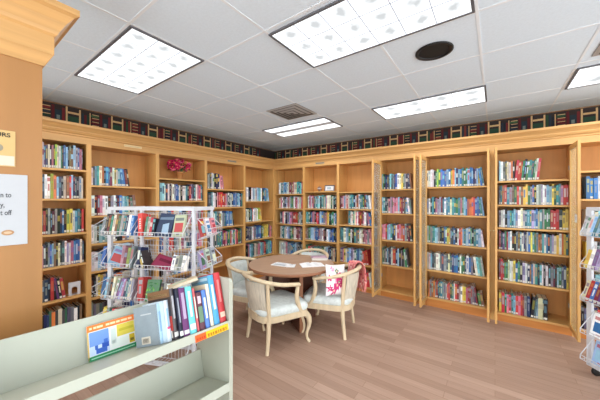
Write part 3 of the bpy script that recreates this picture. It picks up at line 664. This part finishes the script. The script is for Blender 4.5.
# ------------------------------------------------------------------ armchairs (facing local +y)
def bez(pts, n=14):     # Catmull-Rom through the points
    P = [Vector(p) for p in pts]; P = [2*P[0]-P[1]]+P+[2*P[-1]-P[-2]]; out = []
    for i in range(1, len(P)-2):
        for k in range(n):
            t = k/n; a, b, c, d = P[i-1:i+3]
            out.append(.5*((2*b)+(c-a)*t+(2*a-5*b+4*c-d)*t*t+(3*b-a-3*c+d)*t**3))
    out.append(P[-2]); return out
def make_chair():
    root = empty('barrel_armchair', (0, 0, 0), 0)
    # plan outline of the seat
    def outline(s=1.0, n=28):
        pts = bez([(0, -.27), (-.15, -.245), (-.235, -.15), (-.258, 0), (-.275, .16), (-.262, .225), (-.14, .262), (0, .268), (.14, .262), (.262, .225), (.275, .16), (.258, 0), (.235, -.15), (.15, -.245), (0, -.27)] if False else
                  [(0, -.27, 0), (-.15, -.245, 0), (-.235, -.15, 0), (-.258, 0, 0), (-.278, .19, 0), (-.268, .265, 0), (-.14, .308, 0), (0, .315, 0), (.14, .308, 0), (.268, .265, 0), (.278, .19, 0), (.258, 0, 0), (.235, -.15, 0), (.15, -.245, 0), (0, -.27, 0)], 3)[:-1]
        return [(p.x*s, p.y*s) for p in pts]
    o = outline()
    mb = MB(); mb.prism(o, .305, .368, sm=True); mb.build('seat_frame', M['chairwood'], root, bevel=.006)
    mb = MB(); n = len(o); rings = [(.97, .3685), (1.01, .39), (1.01, .42), (.96, .442), (.8, .455), (.5, .462), (.02, .464)]
    vs = [(x*s, y*s, z) for s, z in rings for x, y in o]
    mb.add(vs, [(i*n+k, i*n+(k+1) % n, (i+1)*n+(k+1) % n, (i+1)*n+k) for i in range(len(rings)-1) for k in range(n)], sm=True)
    mb.add(vs[-n:], [tuple(range(n))], sm=True); mb.build('seat_cushion', M['fabric'], root)
    # rail: one sweep arm - back - arm
    pts = bez([(-.285, .14, .665), (-.292, .05, .68), (-.285, -.08, .70), (-.235, -.21, .73), (-.125, -.30, .755), (0, -.325, .762), (.125, -.30, .755), (.235, -.21, .73), (.285, -.08, .70), (.292, .05, .68), (.285, .14, .665)], 4)
    mb = MB(); mb.tube(pts, .030, 8, flat=(1.0, .68)); mb.build('arm_rail', M['chairwood'], root, bevel=0)
    for s in (-1, 1):
        p = bez([(s*.286, .125, .655), (s*.285, .118, .60), (s*.278, .118, .53), (s*.27, .145, .44), (s*.268, .19, .35)], 5)
        mb = MB(); mb.tube(p, [.019+.007*math.sin(i/len(p)*3.1) for i in range(len(p))], 8, flat=(.8, 1.0)); mb.build('arm_support', M['chairwood'], root)
        mb = MB(); mb.tube(bez([(s*.205, -.175, .32), (s*.215, -.195, .55), (s*.235, -.215, .722)], 4), [.023]*9, 6); mb.build('back_post', M['chairwood'], root)
        p = bez([(s*.248, .245, .33), (s*.266, .285, .27), (s*.266, .295, .20), (s*.252, .272, .10), (s*.254, .275, .04), (s*.266, .295, .0)], 4)
        mb = MB(); mb.tube(p, [.034, .034, .034, .033, .032, .030, .028, .026, .024, .022, .020, .018, .017, .016, .0155, .015, .0155, .017, .019, .020, .018][:len(p)], 10); mb.build('leg', M['chairwood'], root)
        p = bez([(s*.205, -.18, .33), (s*.215, -.19, .2), (s*.23, -.215, 0)], 4)
        mb = MB(); mb.tube(p, [.026-.001*i for i in range(len(p))], 8); mb.build('leg', M['chairwood'], root)
    # curved upholstered back between the posts: inner face fabric, outer face beige
    A = 12
    def arc(off, z):
        out_ = []
        for k in range(A+1):
            t = -1+2*k/A; w = .20+.018*(z-.37)/.36
            lean = (z-.4)*.16
            out_.append((t*w, -(.185+lean*.9+(.078+lean*.2)*(1-t*t))+off, z))
        return out_
    mb = MB(); zs = [.38, .42, .50, .60, .67, .705, .72]; th = [.012, .022, .028, .028, .024, .014, .008]
    for side, mi in ((1, 0), (-1, 1)):
        vs = []
        for z, t in zip(zs, th): vs += arc(side*t*(1 if side > 0 else .5), z)
        n = A+1; f = [(i*n+k, i*n+k+1, (i+1)*n+k+1, (i+1)*n+k) for i in range(len(zs)-1) for k in range(A)]
        mb.add(vs, f, (1, 1, 1, 1), mi, True)
    n = A+1; b0 = arc(.012, .38); b1 = arc(-.006, .38); mb.add(b0+b1, [(k, k+1, n+k+1, n+k) for k in range(A)])
    mb.build('upholstered_back', [M['fabric'], M['fabric_out']], root)
    mb = MB(); p = [(x, y, z) for x, y, z in arc(-.004, .385)]; mb.tube(p, .016, 6, flat=(1, 1.2)); mb.build('lower_back_rail', M['chairwood'], root)
    return root
def face_dir(root, x, y, ang):       # ang: facing direction, degrees from +X
    root.location = (x, y, 0); root.rotation_euler = (0, 0, R(ang-90))
ch = make_chair()
face_dir(ch, -2.005, 2.26, 72); tag(ch, 'cream barrel armchair with its back to the camera, in front of the round table', 'armchair', 'cream barrel armchairs around the table')
cC = copy_tree(ch); face_dir(cC, -1.62, 2.90, 192.7); tag(cC, 'cream barrel armchair holding the floral cushion and pink scarf', 'armchair', 'cream barrel armchairs around the table')
cB = copy_tree(ch); face_dir(cB, -2.59, 2.50, 18); tag(cB, 'cream barrel armchair between the round table and the left bookcases', 'armchair', 'cream barrel armchairs around the table')
cD = copy_tree(ch); face_dir(cD, -2.30, 3.33, 276); tag(cD, 'cream barrel armchair behind the round table, mostly hidden by its top', 'armchair', 'cream barrel armchairs around the table')

def chair_pt(c, x, y, z):
    return Matrix.Rotation(c.rotation_euler.z, 4, 'Z') @ Vector((x, y, z)) + Vector(c.location)
# floral cushion leaning on the back of the right chair
mb = MB(); n = 12; S = .17; rr = random.Random(11)
def pil(u, v, side):
    k = (1-abs(u)**3)*(1-abs(v)**3); pin = 1-.10*(1-abs(v))*abs(u)**2
    return (u*S*(1-.08*(1-v*v)), side*.055*k**.6, v*S*(1-.08*(1-u*u)))
blobs = [(rr.uniform(-.85, .85), rr.uniform(-.85, .85), rr.uniform(.2, .36), rr.choice([(206, 60, 120), (222, 96, 150), (178, 40, 96), (232, 150, 182), (120, 140, 120)])) for _ in range(15)]
n = 28
for side in (-1, 1):
    vs = [pil(-1+2*i/n, -1+2*j/n, side) for j in range(n+1) for i in range(n+1)]; fs = []; cs = []
    for j in range(n):
        for i in range(n):
            u, v = -1+2*(i+.5)/n, -1+2*(j+.5)/n; c = (236, 230, 234)
            for bu, bv, br_, bc in blobs:
                d = math.hypot(u-bu, v-bv)
                if d < br_*(.8+.25*math.sin(5*math.atan2(v-bv, u-bu))): c = bc if d > br_*.25 else (240, 200, 170)
            a = j*(n+1)+i; fs.append((a, a+1, a+n+2, a+n+1) if side < 0 else (a, a+n+1, a+n+2, a+1)); cs.append(rgb(*c))
    mb.add(vs, fs, cs, 0, True)
cxy = cam2world(.405, 3.06)
cu = mb.build('floral_cushion', M['cloth'], None, (cxy[0], cxy[1], .655), (R(-10), R(6), YAW+R(28))); cu.scale = (.80, .85, 1.02)
tag(cu, 'white cushion with magenta flowers resting on the seat of an armchair', 'cushion')
# pink scarf draped over the back rail of the same chair
mb = MB(); path = []
inn = [(-.10, .50), (-.07, .62), (-.05, .72), (-.035, .785), (.0, .812), (.04, .79), (.058, .72), (.066, .62), (.07, .54), (.072, .45)]
pts = bez([(0, a, b) for a, b in inn], 4); nw = 22
rr = random.Random(3); vs = []; cs = []
for i, q in enumerate(pts):
    t = i/(len(pts)-1)
    for k in range(nw+1):
        u = k/nw; a0_, a1_ = 2+18*t, 50+22*t
        a = R(a0_+(a1_-a0_)*u); fold = .011*math.sin(k*1.5+t*2.5)+.004*math.sin(k*4+t*9)
        o_ = q.y+(fold if t > .55 else -fold*.5)+(.012 if t > .6 else 0)
        drop = -.022*(u-.2)*2
        vs.append(((.29+o_)*math.sin(a), -(.32+o_)*math.cos(a), q.z+drop+.010*math.sin(k*1.5)*(t > .35)))
n = nw+1; fs = []
for i in range(len(pts)-1):
    for k in range(nw):
        fs.append((i*n+k, i*n+k+1, (i+1)*n+k+1, (i+1)*n+k))
        c = (232, 142, 138) if (k+i//2) % 5 else (240, 190, 180)
        if rr.random() < .12: c = (206, 96, 108)
        cs.append(rgb(*c))
mb.add(vs, fs, cs, 0, True)
for k in range(0, nw+1):
    e = vs[-n+k]; mb.tube([e, (e[0]+rr.uniform(-.004, .004), e[1], e[2]-.03)], .0015, 4, rgb(232, 160, 156))
sc = mb.build('scarf', M['cloth'], None, cC.location, (0, 0, cC.rotation_euler.z)); md = sc.modifiers.new('cloth', 'SOLIDIFY'); md.thickness = .004
tag(sc, 'coral pink scarf draped over the back rail of an armchair', 'scarf')

# ------------------------------------------------------------------ white wire display racks
def wire(mb, a, b, r=.0018): mb.tube([a, b], r, 4, sm=False)
def basket(parent, x0, x1, y0, y1, z, lip=.034, tall=.0, gx=.035):
    """tray of wires; back edge on y1, open front lip on y0, floor tilting back"""
    mb = MB(); zb = z-.012
    for y, zz in ((y0, z), ((y0+y1)/2, (z+zb)/2), (y1, zb)): wire(mb, (x0, y, zz), (x1, y, zz), .003)
    wire(mb, (x0, y0, z+lip), (x1, y0, z+lip), .0035); wire(mb, (x0, y1, zb+.20), (x1, y1, zb+.20), .003); wire(mb, (x0, y1, zb+.10), (x1, y1, zb+.10))
    n = max(2, round((x1-x0)/gx))
    for k in range(n+1):
        x = x0+(x1-x0)*k/n
        wire(mb, (x, y0, z+lip), (x, y0, z)); wire(mb, (x, y0, z), (x, y1, zb)); wire(mb, (x, y1, zb), (x, y1, zb+.20))
    for x in (x0, x1):
        wire(mb, (x, y0, z+lip), (x, y1, zb+.20), .0035); wire(mb, (x, y0, z), (x, y0, z+lip), .0035); wire(mb, (x, (y0+y1)/2, z+lip+.07), (x, (y0+y1)/2, z-.006))
    return mb.build('basket', M['white_metal'], parent)
def end_basket(parent, xa, xb, y0, y1, z):
    """tray on the end of the rack, sloping up away from it"""
    mb = MB(); rise = .05*(1)
    for t in (0, .5, 1): wire(mb, (xa+(xb-xa)*t, y0, z+rise*t), (xa+(xb-xa)*t, y1, z+rise*t), .003)
    wire(mb, (xb, y0, z+rise+.05), (xb, y1, z+rise+.05), .0035); wire(mb, (xa, y0, z+.19), (xa, y1, z+.19), .003)
    for k in range(9):
        y = y0+(y1-y0)*k/8
        wire(mb, (xa, y, z), (xb, y, z+rise)); wire(mb, (xb, y, z+rise), (xb, y, z+rise+.05)); wire(mb, (xa, y, z), (xa, y, z+.19))
    for y in (y0, y1): wire(mb, (xa, y, z+.19), (xb, y, z+rise+.05), .0035)
    return mb.build('basket', M['white_metal'], parent)
TIERS = [1.25, .965, .675, .385, .15]
def rack(loc, rz, W, D, cols, lab, top=1.50, ends=True):
    root = empty('wire_display_rack', loc, rz, label=lab, cat='display rack', group='white wire display racks')
    def post(x, y, w=.021, t=.012):
        mb = MB(); mb.box(x-w, x+w, y-t, y+t, .075, top); mb.build('post', M['white_metal'], root, bevel=.002)
    post(0, 0); post(0, D, .014); post(W, 0, .013); post(W, D, .010)
    for x in cols: post(x, 0, .013); post(x, D, .010)
    mb = MB()
    for y in (-.014, D-.006): mb.box(-.02, W+.02, y, y+.02, top-.03, top)
    for x in (-.02, W): mb.box(x, x+.02, .006, D-.006, top-.03, top)
    mb.build('top_band', M['white_metal'], root)
    mb = MB()
    for y in (-.012, D-.012): mb.box(-.02, W+.02, y, y+.024, .07, .10)
    for x in (-.02, W-.004): mb.box(x, x+.024, .012, D-.012, .07, .10)
    mb.build('base_frame', M['white_metal'], root)
    for x in (.02, W-.02):
        for y in (.02, D-.02):
            mb = MB(); mb.box(x-.012, x+.012, y-.014, y+.014, .045, .07); c = mb.build('caster', M['vent'], root)
            mb = MB(); mb.lathe([(.01, -.014), (.034, -.012), (.036, -.006), (.036, .006), (.034, .012), (.01, .014)], 16, X=T(x+.012, y, .036, 0, R(90), 0)); mb.build('wheel', M['black'], c)
    ed = [0]+list(cols)+[W]
    for z in TIERS:
        for a, b in zip(ed[:-1], ed[1:]):
            basket(root, a+.024, b-.024, -.115, .014, z)
            basket(root, a+.024, b-.024, D+.115, D-.014, z)
        if not ends: continue
        end_basket(root, -.022, -.20, -.01, D-.02, z-.04); end_basket(root, W+.022, W+.12, .02, D-.02, z-.04)
    return root
def rack_item(root, x, y, z, w, h, d, ch, lab, rot=(0, 0, 0), face=False, cat='book', name='book', g='books and magazines in the wire racks', art=None):
    mb = MB(); add_book(mb, w, h, d, ch, face=face, detail=art is None)
    if art: art(mb, w, h)
    MX = Matrix.Translation(root.location) @ Matrix.Rotation(root.rotation_euler.z, 4, 'Z')
    p = MX @ Vector((x, y, z)); e = (Matrix.Rotation(root.rotation_euler.z, 4, 'Z') @ Euler(rot).to_matrix().to_4x4()).to_euler()
    return tag(mb.build(name, M['cover'], None, p, e), lab, cat, g)

lx, ly = cam2world(-1.79, 2.53)
RL = rack((lx, ly, 0), R(24.3), .875, .30, (.348,), 'tall white wire rack of paperbacks in front of the left bookcases')
def art_red(mb, w, h):
    for k in range(5): mb.quad((-w*.2, -.0006, h*(.3+.1*k)), (w*.2, -.0006, h*(.3+.1*k)), (w*.2, -.0006, h*(.36+.1*k)), (-w*.2, -.0006, h*(.36+.1*k)), rgb(236, 214, 206))
def art_leaf(mb, w, h):
    q = random.Random(4)
    for k in range(26):
        x, z, a, l = q.uniform(-.42, .42)*w, q.uniform(.08, .9)*h, q.uniform(0, 3.1), q.uniform(.012, .024)
        dx, dz = l*math.cos(a), l*math.sin(a)
        mb.quad((x-dx, -.0006-k*.00004, z-dz), (x+dz*.35, -.0006-k*.00004, z-dx*.35), (x+dx, -.0006-k*.00004, z+dz), (x-dz*.35, -.0006-k*.00004, z+dx*.35), rgb(*q.choice([(120, 190, 60), (70, 150, 50), (40, 110, 50), (170, 210, 110)])))
def art_maroon(mb, w, h):
    mb.quad((-w*.44, -.0006, h*.08), (w*.44, -.0006, h*.08), (w*.44, -.0006, h*.92), (-w*.44, -.0006, h*.92), rgb(150, 50, 84)); mb.quad((-w*.3, -.001, h*.5), (w*.3, -.001, h*.5), (w*.3, -.001, h*.72), (-w*.3, -.001, h*.72), rgb(110, 28, 56))
def art_photo(mb, w, h):
    mb.quad((-w*.1, -.0006, h*.1), (w*.35, -.0006, h*.1), (w*.25, -.0006, h*.6), (-w*.15, -.0006, h*.5), rgb(150, 176, 200)); mb.quad((-w*.45, -.0006, h*.7), (w*.45, -.0006, h*.75), (w*.45, -.0006, h*.88), (-w*.45, -.0006, h*.8), rgb(100, 120, 140))
def fill(root, x0, x1, ti, s, h, where, tilt=-12, y=-.098, lean=0, d=.10):
    n = len(s); w = (x1-x0)/n
    cnt = {}
    for k, ch in enumerate(s):
        cnt[ch] = cnt.get(ch, 0)+1
        lab = f"{CN[ch]} paperback, {ordn(k)} from left, {where}"
        le = lean if not isinstance(lean, (list, tuple)) else lean[k]
        rack_item(root, x0+w*(k+.5), y, TIERS[ti]+.004, w*.9, h*random.uniform(.9, 1.0), d, ch, lab, (R(tilt), R(le), 0))
fill(RL, .03, .325, 0, 'kmgcugetnwb', .19, 'top-left basket of the left wire rack', d=.09)
fill(RL, .20, .325, 1, 'pmse', .19, 'second-tier left basket of the left rack', d=.09)
rack_item(RL, .11, -.07, TIERS[1]+.004, .15, .17, .018, 'l', 'light blue book facing out in the second basket of the left rack', (R(-22), R(12), 0), True)
fill(RL, .03, .325, 2, 'lekcwvipntce', .19, 'third-tier left basket of the left rack', d=.09, lean=[0, 0, 0, 0, 8, 14, 14, 10, 5, 4, 0, 0])
fill(RL, .03, .325, 3, 'etrcwkeawpt', .19, 'fourth-tier left basket of the left rack', d=.09)
# right column
rack_item(RL, .415, -.095, TIERS[0]+.004, .045, .20, .10, 'r', 'red paperback leaning in the top-right basket of the left rack', (R(-12), R(-12), 0), art=art_red)
fill(RL, .45, .55, 0, 'gcrk', .17, 'middle of the top-right basket, left wire rack', d=.09)
rack_item(RL, .625, -.085, TIERS[0]+.004, .145, .20, .02, 'n', 'dark blue photo book facing out in the top of the left rack', (R(-18), R(5), 0), True, art=art_photo)
rack_item(RL, .775, -.085, TIERS[0]+.004, .105, .19, .02, 'c', 'beige book facing out beside the dark blue photo book', (R(-18), R(-3), 0), True)
rack_item(RL, .385, -.095, TIERS[1]+.004, .03, .18, .10, 'n', 'navy paperback upright beside the tilted maroon book', (R(-12), R(-3), 0))
rack_item(RL, .44, -.095, TIERS[1]+.004, .02, .17, .10, 'y', 'thin yellow-edged book leaning far over beside the maroon one', (R(-12), R(-28), 0))
rack_item(RL, .46, -.095, TIERS[1]+.004, .025, .17, .10, 'k', 'thin black book leaning far over beside the maroon one', (R(-12), R(-30), 0))
rack_item(RL, .60, -.075, TIERS[1]+.006, .20, .12, .02, 'm', 'maroon book lying tilted on its side in the left wire rack', (R(-42), R(14), 0), True, art=art_maroon)
fill(RL, .715, .845, 1, 'wcew', .13, 'second-tier right basket of the left rack', d=.05, tilt=-20)
rack_item(RL, .405, -.095, TIERS[2]+.004, .055, .20, .10, 'r', 'broad red book in the third tier of the left wire rack', (R(-12), R(-6), 0))
rack_item(RL, .52, -.09, TIERS[2]+.004, .13, .185, .02, 'g', 'green leafy-covered book facing out in the left wire rack', (R(-16), R(-3), 0), True, art=art_leaf)
fill(RL, .60, .845, 2, 'kewmcblw', .17, 'third-tier right basket of the left rack', d=.09)
fill(RL, .38, .845, 3, 'wrkpcebwlntke', .18, 'fourth-tier right basket of the left rack', d=.09)
# end baskets: books facing outward, leaning back on the rack
for ti, (a, b, c_) in enumerate((('w', 'l', 'e'), ('l', 'w', 'b'), ('c', 'o', 'b'), ('n', 'w', 'y'))):
    for k, cc in enumerate((a, b, c_)):
        z = TIERS[ti]-.01
        rack_item(RL, -.11-.012*k, .235-.09*k, z, .075, .17, .035, cc, f'{CN[cc]} book, {ordn(k)} from back, {["top", "second", "third", "fourth"][ti]} end tray facing the cabinet'.replace('number ', ''), (R(-14), 0, R(-90)), True)
for ti, s in enumerate(('rwp', 'iwe', 'pbw')):
    for k, cc in enumerate(s):
        z = TIERS[ti]-.01
        rack_item(RL, .875+.075+.006*k, .055+.085*k, z, .065, .16, .022, cc, f'{CN[cc]} book, {ordn(k)} from front, {["top", "second", "third"][ti]} end tray facing the armchairs', (R(-14), 0, R(90)), True)

rx, ry = cam2world(2.62, 2.42)
RR = rack((rx, ry, 0), math.atan2(-CS, SN), .80, .30, (), 'white wire rack on black casters cut off by the photo edge', 1.50, False)
fill(RR, .0, .30, 0, 'wwwltltnwbtw', .19, 'top basket of the right wire rack', d=.09, lean=8)
fill(RR, .03, .34, 1, 'ywviwbcleb', .18, 'second basket of the right wire rack', d=.09, lean=6)
fill(RR, .01, .36, 2, 'crbmvwpwlnr', .19, 'third basket of the right wire rack', d=.09, lean=8)
rack_item(RR, .15, -.085, TIERS[3]+.004, .16, .20, .012, 'w', 'white calendar facing out in the fourth basket, right rack', (R(-14), 0, 0), True, 'magazine', 'magazine')
rack_item(RR, .32, -.085, TIERS[3]+.004, .16, .20, .012, 'o', 'orange magazine facing out in the fourth basket, right rack', (R(-14), 0, 0), True, 'magazine', 'magazine')
rack_item(RR, .16, -.085, TIERS[4]+.004, .15, .20, .012, 'l', 'pale blue magazine facing out in the lowest right-rack basket', (R(-14), 0, 0), True, 'magazine', 'magazine')
rack_item(RR, .33, -.085, TIERS[4]+.004, .15, .20, .012, 'c', 'cream magazine facing out in the lowest right-rack basket', (R(-14), 0, 0), True, 'magazine', 'magazine')

# ------------------------------------------------------------------ cream book truck in front
CX, CY = cam2world(-.36, 1.40); CROT = R(84.17); SL = R(17)
ct = empty('book_truck', (CX, CY, 0), CROT, label='cream metal book truck with slanted shelves, nearest the camera', cat='book truck')
CL = 1.02
def endp(x0, x1, nm='end_panel'):
    mb = MB()
    mb.prism([(-.012, .10), (.335, .10), (.335, 1.10), (.315, 1.125), (.02, 1.155), (0, 1.155), (-.012, 1.145)], x0, x1, 'x')
    mb.box(x0-.006 if x0 > -.5 else x0, x1, -.018, -.012, .10, 1.145); return mb.build(nm, M['cream_metal'], ct, bevel=.003)
endp(-.016, .0); endp(-CL-.016, -CL)
for zt, nm in ((.94, 'top'), (.62, 'mid'), (.30, 'low')):
    S_ = T(0, 0, zt, -SL, 0, 0)
    mb = MB(); mb.box(-CL, -.016, -.004, .256, -.018, 0, X=S_); mb.box(-CL, -.016, -.012, -.002, -.036, .003, X=S_); mb.build('shelf', M['cream_metal'], ct, bevel=.002)
    mb = MB(); mb.box(-CL, -.016, .256, .268, -.018, .185 if nm == 'top' else .148, X=S_); mb.build('back_rest', M['cream_metal'], ct, bevel=.003)
for x in (-.06, -CL+.06):
    for y in (.03, .29):
        mb = MB(); mb.box(x-.015, x+.015, y-.015, y+.015, .08, .10); c = mb.build('caster', M['vent'], ct)
        mb = MB(); mb.lathe([(.01, -.014), (.04, -.012), (.04, .012), (.01, .014)], 16, X=T(x, y, .04, 0, R(90), 0)); mb.build('wheel', M['black'], c)
# shelf strip: orange part then yellow part
S_ = T(0, -.0128, .94, -SL, 0, 0)
mb = MB(); mb.quad((-.205, -.001, -.034), (-.150, -.001, -.034), (-.150, -.001, -.004), (-.205, -.001, -.004), rgb(226, 96, 40), X=S_)
mb.quad((-.150, -.001, -.034), (-.030, -.001, -.034), (-.030, -.001, -.004), (-.150, -.001, -.004), rgb(232, 184, 34), X=S_)
sl = mb.build('shelf_label', M['print'], ct); sl['label'] = 'orange and yellow printed strip'
rr = random.Random(9)
mb = MB(); x = -.143
while x < -.04:
    w = rr.uniform(.006, .014); mb.quad((x, -.0016, -.030), (x+w, -.0016, -.030), (x+w, -.0016, -.016), (x, -.0016, -.016), rgb(176, 120, 20), X=S_); x += w+.004
x = -.198
while x < -.158:
    w = rr.uniform(.006, .010); mb.quad((x, -.0016, -.028), (x+w, -.0016, -.028), (x+w, -.0016, -.018), (x, -.0016, -.018), rgb(190, 60, 20), X=S_); x += w+.004
mb.build('strip_print', M['print'], sl)

CM = Matrix.Translation((CX, CY, 0)) @ Matrix.Rotation(CROT, 4, 'Z') @ T(0, 0, .94, -SL, 0, 0)
def cart_book(x0, x1, h, d, col, spine, lab, y=.008, art=None, lean=0, turn=0):
    w = x1-x0-.001
    X = CM @ T((x0+x1)/2, y, .002, 0, R(lean), R(turn))
    r = empty('book', X.to_translation(), X.to_euler(), label=lab, cat='book', group='books on the cream book truck')
    c, s = rgb(*col), rgb(*spine); b_ = .0025
    mb = MB()
    mb.box(-w/2, -w/2+b_, 0, d, 0, h, c); mb.box(w/2-b_, w/2, 0, d, 0, h, c)
    pr = [(-w/2, 0.002), (-w/4, -.002), (0, -.003), (w/4, -.002), (w/2, .002), (w/2, .005), (-w/2, .005)]; mb.prism(pr, 0, h, 'z', s, 0, None, False)
    if art: art(mb, w, h, d)
    mb.build('cover', M['cover'], r)
    mb = MB(); mb.box(-w/2+b_, w/2-b_, .006, d-.004, .004, h-.004, rgb(224, 212, 188)); mb.build('page_block', M['pages'], r)
    return r
def sp_t(cols):       # spine printing
    def f(mb, w, h, d):
        for (z0, z1, k, c) in cols: mb.box(-w*k/2, w*k/2, -.0036, -.003, h*z0, h*z1, rgb(*c))
    return f
def cov(parts, extra=None):   # printing on the cover that faces the camera (the -x side): (y0,y1,z0,z1,colour) as fractions
    def f(mb, w, h, d):
        for (y0, y1, z0, z1, c) in parts:
            mb.box(-w/2-.0006, -w/2, d*(1-y1), d*(1-y0), h*z0, h*z1, rgb(*c))
        if extra: extra(mb, w, h, d)
    return f
B_ = 'standing on the cream book truck'
cart_book(-.336, -.310, .172, .13, (140, 152, 160), (170, 200, 222), f'grey-blue paperback with a small square label, {B_}',
          art=cov([(.25, .62, .06, .24, (212, 204, 190)), (.30, .56, .09, .20, (150, 140, 130)), (.3, .75, .78, .81, (186, 192, 196))], sp_t([(.3, .8, .5, (140, 172, 200))])), turn=27, y=.050)
cart_book(-.310, -.286, .178, .13, (196, 214, 228), (214, 224, 234), 'pale blue paperback with pink lettering behind the grey-blue one', art=sp_t([(.35, .8, .4, (150, 190, 216)), (.30, .36, .7, (216, 90, 140))]), turn=22, y=.030)
cart_book(-.283, -.260, .225, .165, (64, 54, 52), (88, 82, 86), 'dark paperback with a brown top band and red picture',
          art=cov([(0, 1, .84, 1, (128, 96, 68)), (.1, .9, .88, .93, (170, 140, 100)), (.25, 1, .18, .46, (172, 52, 44)), (0, 1, .46, .58, (50, 48, 56)), (.5, .95, .04, .18, (216, 210, 200)), (.3, .9, .60, .80, (88, 90, 104))], sp_t([(.4, .85, .4, (190, 190, 196)), (.05, .14, .9, (226, 224, 220))])), turn=14, y=.022)
cart_book(-.262, -.245, .22, .15, (26, 30, 52), (24, 28, 50), 'thin navy-black hardback next to the purple one', art=sp_t([(.3, .8, .4, (140, 144, 160)), (.04, .13, .9, (226, 224, 220))]))
cart_book(-.244, -.215, .215, .15, (110, 48, 110), (100, 44, 102), 'purple book with grey lettering between black and aqua books', art=sp_t([(.35, .9, .5, (170, 150, 180)), (.04, .12, .8, (210, 206, 210))]))
cart_book(-.214, -.182, .215, .15, (90, 190, 196), (108, 200, 206), 'aqua paperback with a white label, on the book truck', art=sp_t([(.35, .9, .35, (220, 240, 240)), (.08, .2, .85, (226, 226, 210))]))
cart_book(-.180, -.168, .20, .15, (198, 78, 92), (210, 96, 100), 'thin coral red book between aqua and dark books', art=sp_t([(.3, .8, .5, (240, 210, 200))]))
cart_book(-.166, -.138, .175, .12, (84, 36, 52), (96, 52, 66), 'short maroon paperback with green spine picture', art=sp_t([(.2, .62, .8, (100, 130, 104)), (.7, .9, .6, (220, 180, 190))]))
cart_book(-.137, -.112, .18, .12, (60, 100, 176), (84, 126, 200), 'short bright blue paperback on the book truck', art=sp_t([(.25, .8, .4, (214, 224, 240))]))
cart_book(-.110, -.093, .205, .165, (230, 216, 186), (232, 222, 196), 'cream hardback with an orange cover picture', art=cov([(.08, .9, .62, .86, (222, 160, 110)), (.1, .85, .15, .5, (196, 190, 180))]))
cart_book(-.091, -.060, .245, .185, (96, 160, 196), (76, 158, 214), 'tall light blue picture book beside the red one', art=cov([(.05, .95, .90, .96, (180, 214, 232)), (.1, .9, .2, .82, (110, 172, 204))], sp_t([(.3, .8, .4, (210, 232, 244))])))
cart_book(-.057, -.022, .25, .19, (206, 64, 72), (196, 60, 66), 'tall red hardback at the end of the book truck', art=cov([(.06, .94, .2, .93, (214, 84, 88))], sp_t([(.1, .2, .8, (226, 190, 170)), (.4, .85, .35, (226, 130, 130))])))
# tan open book lying across the tops
X = CM @ T(-.135, .15, .236, R(6), R(-8), R(-20))
ob = empty('book', X.to_translation(), X.to_euler(), label='tan paperback lying flat across the tops of the truck books', cat='book', group='books on the cream book truck')
mb = MB(); mb.box(-.09, .05, -.055, .055, 0, .012, rgb(226, 214, 188)); mb.build('page_block', M['pages'], ob)
mb = MB(); mb.box(-.092, .052, -.057, .057, .012, .014, rgb(206, 184, 150)); mb.box(-.092, .052, -.057, .057, -.002, 0, rgb(206, 184, 150)); mb.box(-.07, .0, -.03, .03, .014, .0145, rgb(180, 196, 170)); mb.build('cover', M['cover'], ob)

# leaflet leaning on the back rest
y_l = .245
X = CM @ T(-.463, y_l-.006, .001, R(0), 0, 0)
lf = empty('leaflet', X.to_translation(), X.to_euler(), label='colourful leaflet with orange header, blue and yellow pictures on the book truck', cat='leaflet')
mb = MB(); w, h = .182, .146
mb.box(-w/2, w/2, 0, .002, 0, h, rgb(232, 234, 232))
def qd(a, b, c, d, col, e=-.0004): mb.quad((-w/2+w*a, e, h*c), (-w/2+w*b, e, h*c), (-w/2+w*b, e, h*d), (-w/2+w*a, e, h*d), rgb(*col))
qd(0, 1, .82, 1, (236, 128, 60)); qd(0, .03, 0, .82, (214, 180, 110)); qd(0, 1, 0, .13, (48, 138, 92)); qd(.04, .43, .14, .80, (118, 156, 222)); qd(.04, .43, .14, .40, (196, 214, 240), -.0006)
qd(.16, .38, .16, .30, (62, 104, 196), -.0008); qd(.14, .20, .28, .40, (62, 104, 196), -.0008); qd(.28, .42, .28, .42, (48, 88, 184), -.0008); qd(.32, .40, .40, .52, (70, 112, 204), -.0008)
qd(.60, .99, .46, .81, (222, 204, 84)); qd(.64, .97, .60, .68, (200, 186, 60), -.0006); qd(.86, .98, .16, .42, (206, 178, 44)); qd(.88, .96, .22, .30, (120, 110, 40), -.0006)
qd(.47, .58, .30, .74, (206, 218, 214)); qd(.48, .84, .18, .40, (226, 234, 228)); qd(.06, .96, .045, .075, (160, 210, 180), -.0006)
for a, b in ((.05, .10), (.13, .19), (.20, .32), (.38, .46), (.47, .58), (.60, .68), (.70, .84), (.86, .95)): qd(a, b, .88, .94, (250, 214, 170), -.0006)
mb.build('printed_sheet', M['print'], lf)

# ------------------------------------------------------------------ camera, world, lamps
cam = bpy.data.cameras.new('camera'); co = bpy.data.objects.new('camera', cam); COL.objects.link(co)
cam.sensor_width = 36; cam.lens = FPX/600*36; cam.clip_start = .02
co.location = (0, 0, CAMH); co.rotation_euler = (R(90), 0, YAW); scn.camera = co
wd = bpy.data.worlds.new('world'); scn.world = wd; wd.use_nodes = True
bg = wd.node_tree.nodes['Background']; bg.inputs[0].default_value = (.93, .98, 1.0, 1); bg.inputs[1].default_value = 2.7
scn.view_settings.view_transform = 'Standard'; scn.view_settings.look = 'None'; scn.view_settings.exposure = 0.47
scn.cycles.max_bounces = 8; scn.cycles.diffuse_bounces = 5; scn.cycles.transparent_max_bounces = 12
scn.cycles.use_denoising = True
scn.cycles.sample_clamp_indirect = 4
